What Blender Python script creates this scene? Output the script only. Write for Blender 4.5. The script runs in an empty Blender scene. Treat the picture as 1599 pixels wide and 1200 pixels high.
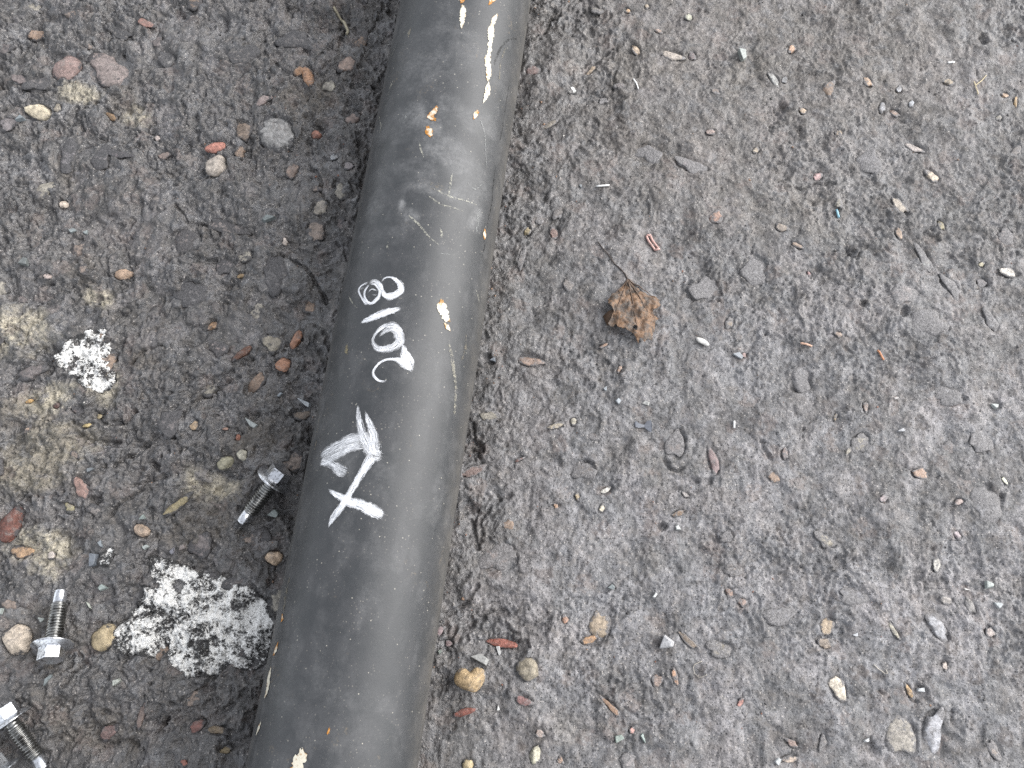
import bpy, bmesh, math, random
import numpy as np
from mathutils import Vector, Matrix
from mathutils.geometry import delaunay_2d_cdt

# ------------------------------------------------------------------ camera, sky, sun, exposure
S = bpy.context.scene
COL = S.collection
TILT = math.radians(16.54)          # tilt of the lens away from straight down
DIST = 0.65                         # lens to ground along the optical axis
FPX, CX, CY = 1300.0, 799.5, 600.0  # focal length in photo pixels, image centre

cam_d = bpy.data.cameras.new('camera')
cam_d.sensor_width = 36.0
cam_d.lens = 36.0 * FPX / 1599.0
cam_d.clip_start = 0.01
cam_d.clip_end = 500.0
cam = bpy.data.objects.new('camera', cam_d)
COL.objects.link(cam)
CAM = Vector((0, -DIST * math.sin(TILT), DIST * math.cos(TILT)))
cam.location = CAM
cam.rotation_euler = (TILT, 0, 0)
S.camera = cam

SUN_EL, SUN_AZ = math.radians(36), math.radians(72)   # azimuth clockwise from +Y
world = bpy.data.worlds.new('World')
S.world = world
world.use_nodes = True
wn, wl = world.node_tree.nodes, world.node_tree.links
wn.clear()
sky = wn.new('ShaderNodeTexSky')
sky.sky_type = 'NISHITA'
sky.sun_disc = False
sky.sun_elevation = SUN_EL
sky.sun_rotation = SUN_AZ
sky.dust_density = 1.6
sky.air_density = 1.0
hs = wn.new('ShaderNodeHueSaturation')
hs.inputs['Saturation'].default_value = 0.22           # high cloud: nearly colourless sky
bg = wn.new('ShaderNodeBackground')
bg.inputs['Strength'].default_value = 0.15
wo = wn.new('ShaderNodeOutputWorld')
wl.new(sky.outputs[0], hs.inputs['Color'])
wl.new(hs.outputs[0], bg.inputs['Color'])
wl.new(bg.outputs[0], wo.inputs['Surface'])

sun_d = bpy.data.lights.new('sun', 'SUN')
sun_d.energy = 1.2
sun_d.angle = math.radians(55)
sun_d.color = (1.0, 0.97, 0.93)
sun = bpy.data.objects.new('sun', sun_d)
COL.objects.link(sun)
to_sun = Vector((math.sin(SUN_AZ) * math.cos(SUN_EL), math.cos(SUN_AZ) * math.cos(SUN_EL), math.sin(SUN_EL)))
sun.rotation_euler = to_sun.to_track_quat('Z', 'Y').to_euler()
sun.location = to_sun * 3

S.view_settings.view_transform = 'Standard'
S.view_settings.look = 'None'
S.view_settings.gamma = 1.0
S.view_settings.use_curve_mapping = False
S.view_settings.exposure = 1.5
S.cycles.use_denoising = False
S.cycles.max_bounces = 5
S.cycles.diffuse_bounces = 3
S.cycles.glossy_bounces = 3
S.cycles.transparent_max_bounces = 10
S.cycles.caustics_reflective = False
S.cycles.sample_clamp_indirect = 4.0

# ------------------------------------------------------------------ helpers
rng = np.random.default_rng(7)
random.seed(7)
ct, st = math.cos(TILT), math.sin(TILT)


def ray(px, py):
    dx, dy = (px - CX) / FPX, -(py - CY) / FPX
    return Vector((dx, dy * ct + st, dy * st - ct))


def at(px, py, z=0.0):
    """place on the ground (at height z) that the photograph shows at px, py"""
    d = ray(px, py)
    k = (z - CAM.z) / d.z
    return CAM + d * k


MMPX = 0.0005


def scale_at(px, py):
    """metres on the ground for one photo pixel there"""
    d = ray(px, py)
    return (-CAM.z / d.z) / FPX


def lin(r, g=None, b=None):
    if g is None:
        g = b = r
    out = []
    for c in (r, g, b):
        c /= 255.0
        out.append(c / 12.92 if c <= 0.04045 else ((c + 0.055) / 1.055) ** 2.4)
    return out


def sstep(a, b, x):
    t = np.clip((x - a) / (b - a), 0, 1)
    return t * t * (3 - 2 * t)


def gnoise(x, y, seed=0):
    """2-D gradient noise, about -0.7..0.7"""
    r = np.random.default_rng(seed + 1000)
    N = 256
    perm = r.permutation(N)
    perm = np.concatenate([perm, perm])
    ang = r.uniform(0, 2 * np.pi, N)
    gx, gy = np.cos(ang), np.sin(ang)
    xf, yf = np.floor(x), np.floor(y)
    xi, yi = xf.astype(np.int64) & 255, yf.astype(np.int64) & 255
    fx, fy = x - xf, y - yf
    u, v = fx * fx * fx * (fx * (fx * 6 - 15) + 10), fy * fy * fy * (fy * (fy * 6 - 15) + 10)
    x1, y1 = (xi + 1) & 255, (yi + 1) & 255
    h00, h10 = perm[perm[xi] + yi], perm[perm[x1] + yi]
    h01, h11 = perm[perm[xi] + y1], perm[perm[x1] + y1]
    n00 = gx[h00] * fx + gy[h00] * fy
    n10 = gx[h10] * (fx - 1) + gy[h10] * fy
    n01 = gx[h01] * fx + gy[h01] * (fy - 1)
    n11 = gx[h11] * (fx - 1) + gy[h11] * (fy - 1)
    a = n00 + u * (n10 - n00)
    b = n01 + u * (n11 - n01)
    return a + v * (b - a)


def fbm(x, y, lam, octv=4, seed=0, gain=0.5):
    """lam: largest wavelength in metres"""
    out = np.zeros_like(x)
    amp, tot = 1.0, 0.0
    for o in range(octv):
        k = 2.03 ** o / lam
        out += amp * gnoise(x * k + 17.3 * o + seed, y * k - 9.1 * o + 3 * seed, seed + o)
        tot += amp
        amp *= gain
    return out / tot * 1.6


def mesh_obj(name, verts, faces, mat=None, parent=None, smooth=True):
    me = bpy.data.meshes.new(name)
    me.from_pydata([tuple(v) for v in verts], [], faces)
    if smooth:
        me.polygons.foreach_set('use_smooth', [len(q.vertices) <= 4 for q in me.polygons])
    me.update()
    if mat:
        me.materials.append(mat)
    o = bpy.data.objects.new(name, me)
    COL.objects.link(o)
    if parent:
        o.parent = parent
    return o


def fast_mesh(name, V, F, mat, smooth=True):
    """V (n,3) array, F (m,k) array of equal-sized faces"""
    me = bpy.data.meshes.new(name)
    n, (m, k) = len(V), F.shape
    me.vertices.add(n)
    me.vertices.foreach_set('co', np.ascontiguousarray(V, dtype=np.float32).ravel())
    me.loops.add(m * k)
    me.loops.foreach_set('vertex_index', np.ascontiguousarray(F, dtype=np.int32).ravel())
    me.polygons.add(m)
    me.polygons.foreach_set('loop_start', np.arange(0, m * k, k, dtype=np.int32))
    if smooth:
        me.polygons.foreach_set('use_smooth', np.ones(m, dtype=bool))
    me.update(calc_edges=True)
    me.validate()
    me.materials.append(mat)
    o = bpy.data.objects.new(name, me)
    COL.objects.link(o)
    return o


def color_attr(o, name, rgb):
    a = o.data.attributes.new(name, 'FLOAT_COLOR', 'POINT')
    buf = np.ones((len(o.data.vertices), 4), dtype=np.float32)
    buf[:, :3] = rgb
    a.data.foreach_set('color', buf.ravel())


def float_attr(o, name, val):
    a = o.data.attributes.new(name, 'FLOAT', 'POINT')
    a.data.foreach_set('value', np.ascontiguousarray(val, dtype=np.float32))


def tag(o, label, cat, group=None):
    o['label'] = label
    o['category'] = cat
    if group:
        o['group'] = group
    return o


def empty(name, loc=(0, 0, 0)):
    o = bpy.data.objects.new(name, None)
    o.empty_display_size = 0.01
    o.location = loc
    COL.objects.link(o)
    return o


# ------------------------------------------------------------------ materials
class NT:
    def __init__(self, name):
        self.m = bpy.data.materials.new(name)
        self.m.use_nodes = True
        self.t = self.m.node_tree
        self.t.nodes.clear()
        self.out = self.n('ShaderNodeOutputMaterial')

    def n(self, kind, **kw):
        nd = self.t.nodes.new(kind)
        for k, v in kw.items():
            setattr(nd, k, v)
        return nd

    def l(self, a, b):
        self.t.links.new(a, b)

    def put(self, sock, v):
        if hasattr(v, 'is_linked') or hasattr(v, 'links'):
            self.l(v, sock)
        else:
            sock.default_value = v

    def noise(self, vec, scale, detail=4, rough=0.55, dist=0.0):
        nd = self.n('ShaderNodeTexNoise')
        self.l(vec, nd.inputs['Vector'])
        nd.inputs['Scale'].default_value = scale
        nd.inputs['Detail'].default_value = detail
        nd.inputs['Roughness'].default_value = rough
        nd.inputs['Distortion'].default_value = dist
        return nd.outputs['Fac']

    def voro(self, vec, scale, feature='F1', out='Distance'):
        nd = self.n('ShaderNodeTexVoronoi', feature=feature)
        self.l(vec, nd.inputs['Vector'])
        nd.inputs['Scale'].default_value = scale
        return nd.outputs[out]

    def ramp(self, v, a, b, lo=0.0, hi=1.0):
        nd = self.n('ShaderNodeMapRange', interpolation_type='SMOOTHSTEP')
        self.put(nd.inputs['Value'], v)
        nd.inputs['From Min'].default_value = a
        nd.inputs['From Max'].default_value = b
        nd.inputs['To Min'].default_value = lo
        nd.inputs['To Max'].default_value = hi
        return nd.outputs['Result']

    def math(self, op, a, b=0.0):
        nd = self.n('ShaderNodeMath', operation=op)
        self.put(nd.inputs[0], a)
        self.put(nd.inputs[1], b)
        return nd.outputs[0]

    def mix(self, f, a, b, mode='MIX'):
        nd = self.n('ShaderNodeMix', data_type='RGBA', blend_type=mode)
        self.put(nd.inputs[0], f)
        self.put(nd.inputs[6], a if hasattr(a, 'links') else (*a, 1.0))
        self.put(nd.inputs[7], b if hasattr(b, 'links') else (*b, 1.0))
        return nd.outputs[2]

    def scale(self, col, f):
        nd = self.n('ShaderNodeVectorMath', operation='SCALE')
        self.put(nd.inputs[0], col)
        self.put(nd.inputs['Scale'], f)
        return nd.outputs[0]

    def bump(self, h, dist, strength=1.0, normal=None):   # strength: number or socket
        nd = self.n('ShaderNodeBump')
        nd.inputs['Distance'].default_value = dist
        self.put(nd.inputs['Strength'], strength)
        self.l(h, nd.inputs['Height'])
        if normal is not None:
            self.l(normal, nd.inputs['Normal'])
        return nd.outputs[0]

    def bsdf(self, col, rough, metal=0.0, spec=0.5, normal=None, alpha=None):
        b = self.n('ShaderNodeBsdfPrincipled')
        self.put(b.inputs['Base Color'], col if hasattr(col, 'links') else (*col, 1.0))
        self.put(b.inputs['Roughness'], rough)
        self.put(b.inputs['Metallic'], metal)
        self.put(b.inputs['Specular IOR Level'], spec)
        if normal is not None:
            self.l(normal, b.inputs['Normal'])
        if alpha is not None:
            self.put(b.inputs['Alpha'], alpha)
        self.l(b.outputs[0], self.out.inputs['Surface'])
        return self.m

    def attr(self, name, out='Color'):
        return self.n('ShaderNodeAttribute', attribute_name=name).outputs[out]

    def pos(self):
        return self.n('ShaderNodeNewGeometry').outputs['Position']


def mat_ground():
    g = NT('oily_concrete')
    p = g.pos()
    alb = g.attr('albedo')
    oil = g.attr('oil', 'Fac')
    n1 = g.noise(p, 190, 4, 0.68)
    n2 = g.noise(p, 720, 3, 0.75)
    f = g.math('MULTIPLY', g.ramp(n1, 0.3, 0.7, 0.70, 1.32), g.ramp(n2, 0.3, 0.7, 0.70, 1.33))
    c = g.scale(alb, f)
    # worn faces of the aggregate, barely told from the paste around them
    wv = g.n('ShaderNodeVectorMath', operation='ADD')
    nw = g.n('ShaderNodeTexNoise')
    g.l(p, nw.inputs['Vector'])
    nw.inputs['Scale'].default_value = 110
    nw.inputs['Detail'].default_value = 3
    g.l(g.scale(nw.outputs['Color'], 0.016), wv.inputs[0])
    g.l(p, wv.inputs[1])
    va = g.n('ShaderNodeTexVoronoi')
    g.l(wv.outputs[0], va.inputs['Vector'])
    va.inputs['Scale'].default_value = 62
    sa = g.n('ShaderNodeSeparateColor')
    g.l(va.outputs['Color'], sa.inputs[0])
    face = g.math('MULTIPLY', g.ramp(va.outputs['Distance'], 0.55, 0.38), g.ramp(n1, 0.62, 0.46))
    warm = g.math('MULTIPLY', face, g.ramp(sa.outputs[0], 0.60, 0.66, 0, 0.42))
    c = g.mix(warm, c, lin(112, 101, 96))
    pale = g.math('MULTIPLY', face, g.ramp(sa.outputs[1], 0.66, 0.72, 0, 0.42))
    c = g.mix(pale, c, lin(112, 112, 113))
    dark = g.math('MULTIPLY', face, g.ramp(sa.outputs[2], 0.66, 0.72, 0, 0.55))
    c = g.mix(dark, c, lin(52, 51, 52))
    # warm / cool mottling of the cement paste
    n3 = g.noise(p, 120, 4, 0.65)
    c = g.mix(g.ramp(n3, 0.52, 0.68, 0, 0.30), c, lin(116, 109, 102))
    c = g.mix(g.ramp(n3, 0.46, 0.32, 0, 0.28), c, lin(94, 97, 102))
    # sand grains: some pale, some dark
    vn = g.n('ShaderNodeTexVoronoi')
    g.l(p, vn.inputs['Vector'])
    vn.inputs['Scale'].default_value = 640
    vd = vn.outputs['Distance']
    sep = g.n('ShaderNodeSeparateColor')
    g.l(vn.outputs['Color'], sep.inputs[0])
    grain = g.math('MULTIPLY', g.ramp(vd, 0.45, 0.28), g.ramp(sep.outputs[0], 0.88, 0.92))
    c = g.mix(g.math('MULTIPLY', grain, 0.55), c, lin(168, 162, 156))
    grain2 = g.math('MULTIPLY', g.ramp(vd, 0.55, 0.3), g.ramp(sep.outputs[1], 0.74, 0.80))
    c = g.mix(g.math('MULTIPLY', grain2, 0.75), c, lin(34, 33, 34))
    b1 = g.bump(g.noise(p, 230, 5, 0.66), 0.0040, g.ramp(oil, 0, 1, 0.50, 0.62))
    b2 = g.bump(n2, 0.0005, 0.6, b1)
    rough = g.math('ADD', g.ramp(oil, 0, 1, 0.54, 0.21), g.ramp(n3, 0.36, 0.64, -0.16, 0.14))
    return g.bsdf(c, rough, 0, g.ramp(oil, 0, 1, 0.45, 0.75), b2)


def mat_stone():
    g = NT('embedded_stone')
    p = g.pos()
    oi = g.n('ShaderNodeObjectInfo')
    oc = g.n('ShaderNodeTexCoord').outputs['Object']
    n = g.noise(p, 260, 5, 0.7)
    c = g.scale(oi.outputs['Color'], g.ramp(n, 0.3, 0.7, 0.55, 1.4))
    veins = g.noise(p, 150, 4, 0.6, 1.2)
    c = g.mix(g.ramp(veins, 0.50, 0.70, 0, 0.55), c, lin(116, 110, 106))
    # film of oily dirt: creeps in from the rim, thicker on stones whose alpha is low
    sx = g.n('ShaderNodeSeparateXYZ')
    g.l(oc, sx.inputs[0])
    rad = g.math('SQRT', g.math('ADD', g.math('MULTIPLY', sx.outputs[0], sx.outputs[0]), g.math('MULTIPLY', sx.outputs[1], sx.outputs[1])))
    dirt = g.noise(p, 190, 5, 0.72)
    thick = g.math('ADD', g.math('MULTIPLY', dirt, 1.5), g.math('MULTIPLY', g.math('SUBTRACT', 1.0, oi.outputs['Alpha']), 0.62))
    thick = g.math('ADD', thick, g.ramp(rad, 0.55, 1.1, -0.12, 0.28))
    sl = g.n('ShaderNodeSeparateXYZ')
    g.l(p, sl.inputs[0])
    dc = g.mix(g.ramp(sl.outputs[0], -0.16, -0.02), lin(62, 61, 62), lin(103, 101, 101))
    n2 = g.noise(p, 720, 3, 0.75)
    dc = g.scale(dc, g.ramp(n2, 0.3, 0.7, 0.5, 1.6))
    c = g.mix(g.ramp(thick, 0.80, 0.98, 0, 0.95), c, dc)
    b = g.bump(g.noise(p, 420, 5, 0.72), 0.0016, 0.8)
    return g.bsdf(c, g.ramp(dirt, 0.3, 0.7, 0.40, 0.66), 0, 0.45, b)


def mat_chip():
    g = NT('chip_of_stone')
    p = g.pos()
    oi = g.n('ShaderNodeObjectInfo')
    n = g.noise(p, 500, 4, 0.6)
    c = g.scale(oi.outputs['Color'], g.ramp(n, 0.25, 0.75, 0.75, 1.25))
    pores = g.noise(p, 900, 3, 0.6)
    c = g.mix(g.ramp(pores, 0.60, 0.68, 0, 0.7), c, lin(60, 60, 60))
    b = g.bump(g.noise(p, 900, 3, 0.6), 0.0003, 0.6)
    return g.bsdf(c, 0.5, 0, 0.5, b)


def mat_grain():
    g = NT('grit')
    c = g.attr('albedo')
    return g.bsdf(c, 0.6, 0, 0.5)


def mat_white():
    g = NT('crusty_white_paint')
    p = g.pos()
    n = g.noise(p, 165, 6, 0.78)
    n5 = g.noise(p, 520, 3, 0.7)
    worn = g.ramp(g.noise(p, 48, 3, 0.6), 0.35, 0.62, 0.05, -0.055)
    rim = g.math('MULTIPLY', g.math('SUBTRACT', g.attr('rim', 'Fac'), 1.0), 0.20)
    vv = g.math('ADD', g.math('ADD', g.math('MULTIPLY', n, 0.62), g.math('MULTIPLY', n5, 0.38)), g.math('ADD', worn, rim))
    c = g.mix(g.ramp(vv, 0.42, 0.53), lin(56, 55, 55), lin(246, 245, 241))
    b = g.bump(g.noise(p, 125, 6, 0.78), 0.0048, 1.0)
    return g.bsdf(c, 0.45, 0, 0.5, b)


def mat_pipe():
    g = NT('black_pipe_paint')
    p = g.n('ShaderNodeTexCoord').outputs['Object']
    dust = g.attr('dust', 'Fac')
    flank = g.attr('flank', 'Fac')
    n = g.noise(p, 55, 6, 0.65, 0.4)
    nf = g.noise(p, 420, 4, 0.7)
    c = g.mix(g.ramp(n, 0.3, 0.7), lin(44, 46, 48), lin(50, 51, 53))
    d = g.math('MULTIPLY', dust, g.math('MULTIPLY', g.ramp(n, 0.35, 0.65, 0.35, 1.2), g.ramp(nf, 0.3, 0.7, 0.6, 1.3)))
    c = g.mix(d, c, lin(138, 138, 138))
    nb = g.noise(p, 90, 6, 0.7)
    fl = g.math('MULTIPLY', flank, g.ramp(nb, 0.35, 0.65, 0.45, 1.1))
    c = g.mix(fl, c, lin(92, 88, 82))
    # settled specks
    vd = g.voro(p, 300)
    vc = g.voro(p, 300, out='Color')
    sep = g.n('ShaderNodeSeparateColor')
    g.l(vc, sep.inputs[0])
    sp = g.math('MULTIPLY', g.ramp(vd, 0.16, 0.08), g.ramp(sep.outputs[0], 0.80, 0.84))
    c = g.mix(g.math('MULTIPLY', sp, 0.8), c, lin(150, 146, 136))
    v2 = g.n('ShaderNodeTexVoronoi')
    g.l(p, v2.inputs['Vector'])
    v2.inputs['Scale'].default_value = 620
    s2 = g.n('ShaderNodeSeparateColor')
    g.l(v2.outputs['Color'], s2.inputs[0])
    sp2 = g.math('MULTIPLY', g.ramp(v2.outputs['Distance'], 0.30, 0.16), g.ramp(s2.outputs[1], 0.72, 0.80))
    c = g.mix(g.math('MULTIPLY', sp2, g.ramp(n, 0.4, 0.65, 0.1, 0.6)), c, lin(120, 116, 108))
    br = g.noise(p, 38, 5, 0.7)
    br2 = g.noise(p, 500, 3, 0.6)
    c = g.mix(g.math('MULTIPLY', g.ramp(br, 0.60, 0.72), g.ramp(br2, 0.5, 0.7, 0, 0.5)), c, lin(112, 100, 82))
    b = g.bump(g.noise(p, 700, 3, 0.6), 0.00012, 0.5)
    b = g.bump(g.noise(p, 26, 3, 0.5), 0.0012, 0.25, b)
    r = g.math('ADD', g.math('ADD', 0.47, g.math('MULTIPLY', d, 0.35)), g.ramp(n, 0.3, 0.7, -0.03, 0.06))
    r = g.math('ADD', r, g.math('MULTIPLY', fl, 0.2))
    return g.bsdf(c, r, 0, 0.40, b)


def mat_marker():
    """brushed-on white paint: streaks along the stroke, thin at its edges"""
    g = NT('white_marker_paint')
    uv = g.n('ShaderNodeTexCoord').outputs['UV']
    mp = g.n('ShaderNodeMapping')
    g.l(uv, mp.inputs['Vector'])
    mp.inputs['Scale'].default_value = (0.14, 3.6, 1)
    s = g.noise(mp.outputs[0], 2.2, 5, 0.65)
    p = g.pos()
    s2 = g.noise(p, 900, 3, 0.6)
    cov = g.attr('cover', 'Fac')
    v = g.math('ADD', g.math('ADD', g.math('MULTIPLY', s, 1.15), g.math('MULTIPLY', s2, 0.10)), cov)
    a = g.ramp(v, 0.77, 1.04, 0.0, 1.0)
    c = g.mix(g.ramp(s, 0.35, 0.6), lin(206, 212, 222), lin(240, 241, 243))
    return g.bsdf(c, 0.5, 0, 0.4, None, a)


def mat_flake():
    """paint knocked off the pipe: cream primer with rust at the rim"""
    g = NT('chipped_primer')
    p = g.pos()
    n = g.noise(p, 200, 4, 0.6)
    rim = g.attr('cover', 'Fac')
    oi = g.n('ShaderNodeObjectInfo')
    v = g.math('SUBTRACT', n, g.math('MULTIPLY', rim, 0.45))
    c = g.mix(g.ramp(v, 0.50, 0.68), lin(186, 181, 166), oi.outputs['Color'])
    c = g.mix(g.ramp(g.noise(p, 800, 3, 0.6), 0.56, 0.72, 0, 0.7), c, lin(120, 86, 48))
    b = g.bump(n, 0.0006, 0.8)
    return g.bsdf(c, 0.6, 0, 0.3, b)


def mat_scratch():
    g = NT('scratch')
    oi = g.n('ShaderNodeObjectInfo')
    p = g.pos()
    a = g.ramp(g.noise(p, 420, 4, 0.7), 0.40, 0.62, 0.0, 0.60)
    return g.bsdf(oi.outputs['Color'], 0.55, 0, 0.3, None, a)


def mat_steel(name, tint, rough):
    g = NT(name)
    p = g.n('ShaderNodeTexCoord').outputs['Object']
    n = g.noise(p, 500, 5, 0.65)
    gr = g.noise(p, 140, 5, 0.7)
    c = g.mix(g.ramp(n, 0.50, 0.68, 0, 0.75), tint, lin(70, 68, 62))
    c = g.mix(g.ramp(gr, 0.50, 0.66, 0, 0.85), c, lin(46, 43, 40))
    b = g.bump(n, 0.0003, 0.4)
    return g.bsdf(c, g.ramp(n, 0.3, 0.7, rough, rough + 0.22), 0.95, 0.5, b)


def mat_leaf():
    g = NT('dead_leaf')
    p = g.n('ShaderNodeTexCoord').outputs['Object']
    n = g.noise(p, 130, 5, 0.62, 0.5)
    c = g.mix(g.ramp(n, 0.38, 0.62), lin(80, 73, 67), lin(118, 92, 70))
    n2 = g.noise(p, 320, 5, 0.7)
    c = g.mix(g.ramp(n2, 0.54, 0.70, 0, 0.8), c, lin(62, 56, 53))
    n3 = g.noise(p, 700, 3, 0.6)
    c = g.mix(g.ramp(n3, 0.64, 0.72, 0, 0.8), c, lin(128, 118, 104))
    b = g.bump(n2, 0.0015, 0.8)
    return g.bsdf(c, 0.55, 0, 0.4, b)


def mat_plain(name, col, rough=0.5, metal=0.0):
    g = NT(name)
    p = g.pos()
    n = g.noise(p, 600, 4, 0.6)
    c = g.scale(g.n('ShaderNodeRGB').outputs[0], g.ramp(n, 0.25, 0.75, 0.75, 1.2))
    for nd in g.t.nodes:
        if nd.type == 'RGB':
            nd.outputs[0].default_value = (*col, 1)
    return g.bsdf(c, rough, metal, 0.5)


M_GROUND, M_STONE, M_CHIP, M_GRAIN, M_WHITE = mat_ground(), mat_stone(), mat_chip(), mat_grain(), mat_white()
M_PIPE, M_MARK, M_FLAKE, M_SCR = mat_pipe(), mat_marker(), mat_flake(), mat_scratch()
M_LEAF = mat_leaf()

# ------------------------------------------------------------------ the pipe's lie (needed by the ground under it)
PR = 0.0528
PX0, PAZ = -0.0781, math.radians(7.33)
PD = Vector((math.sin(PAZ), math.cos(PAZ), 0))
PN = Vector((math.cos(PAZ), -math.sin(PAZ), 0))     # to the right of the pipe
PO = Vector((PX0, 0, PR))

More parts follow.
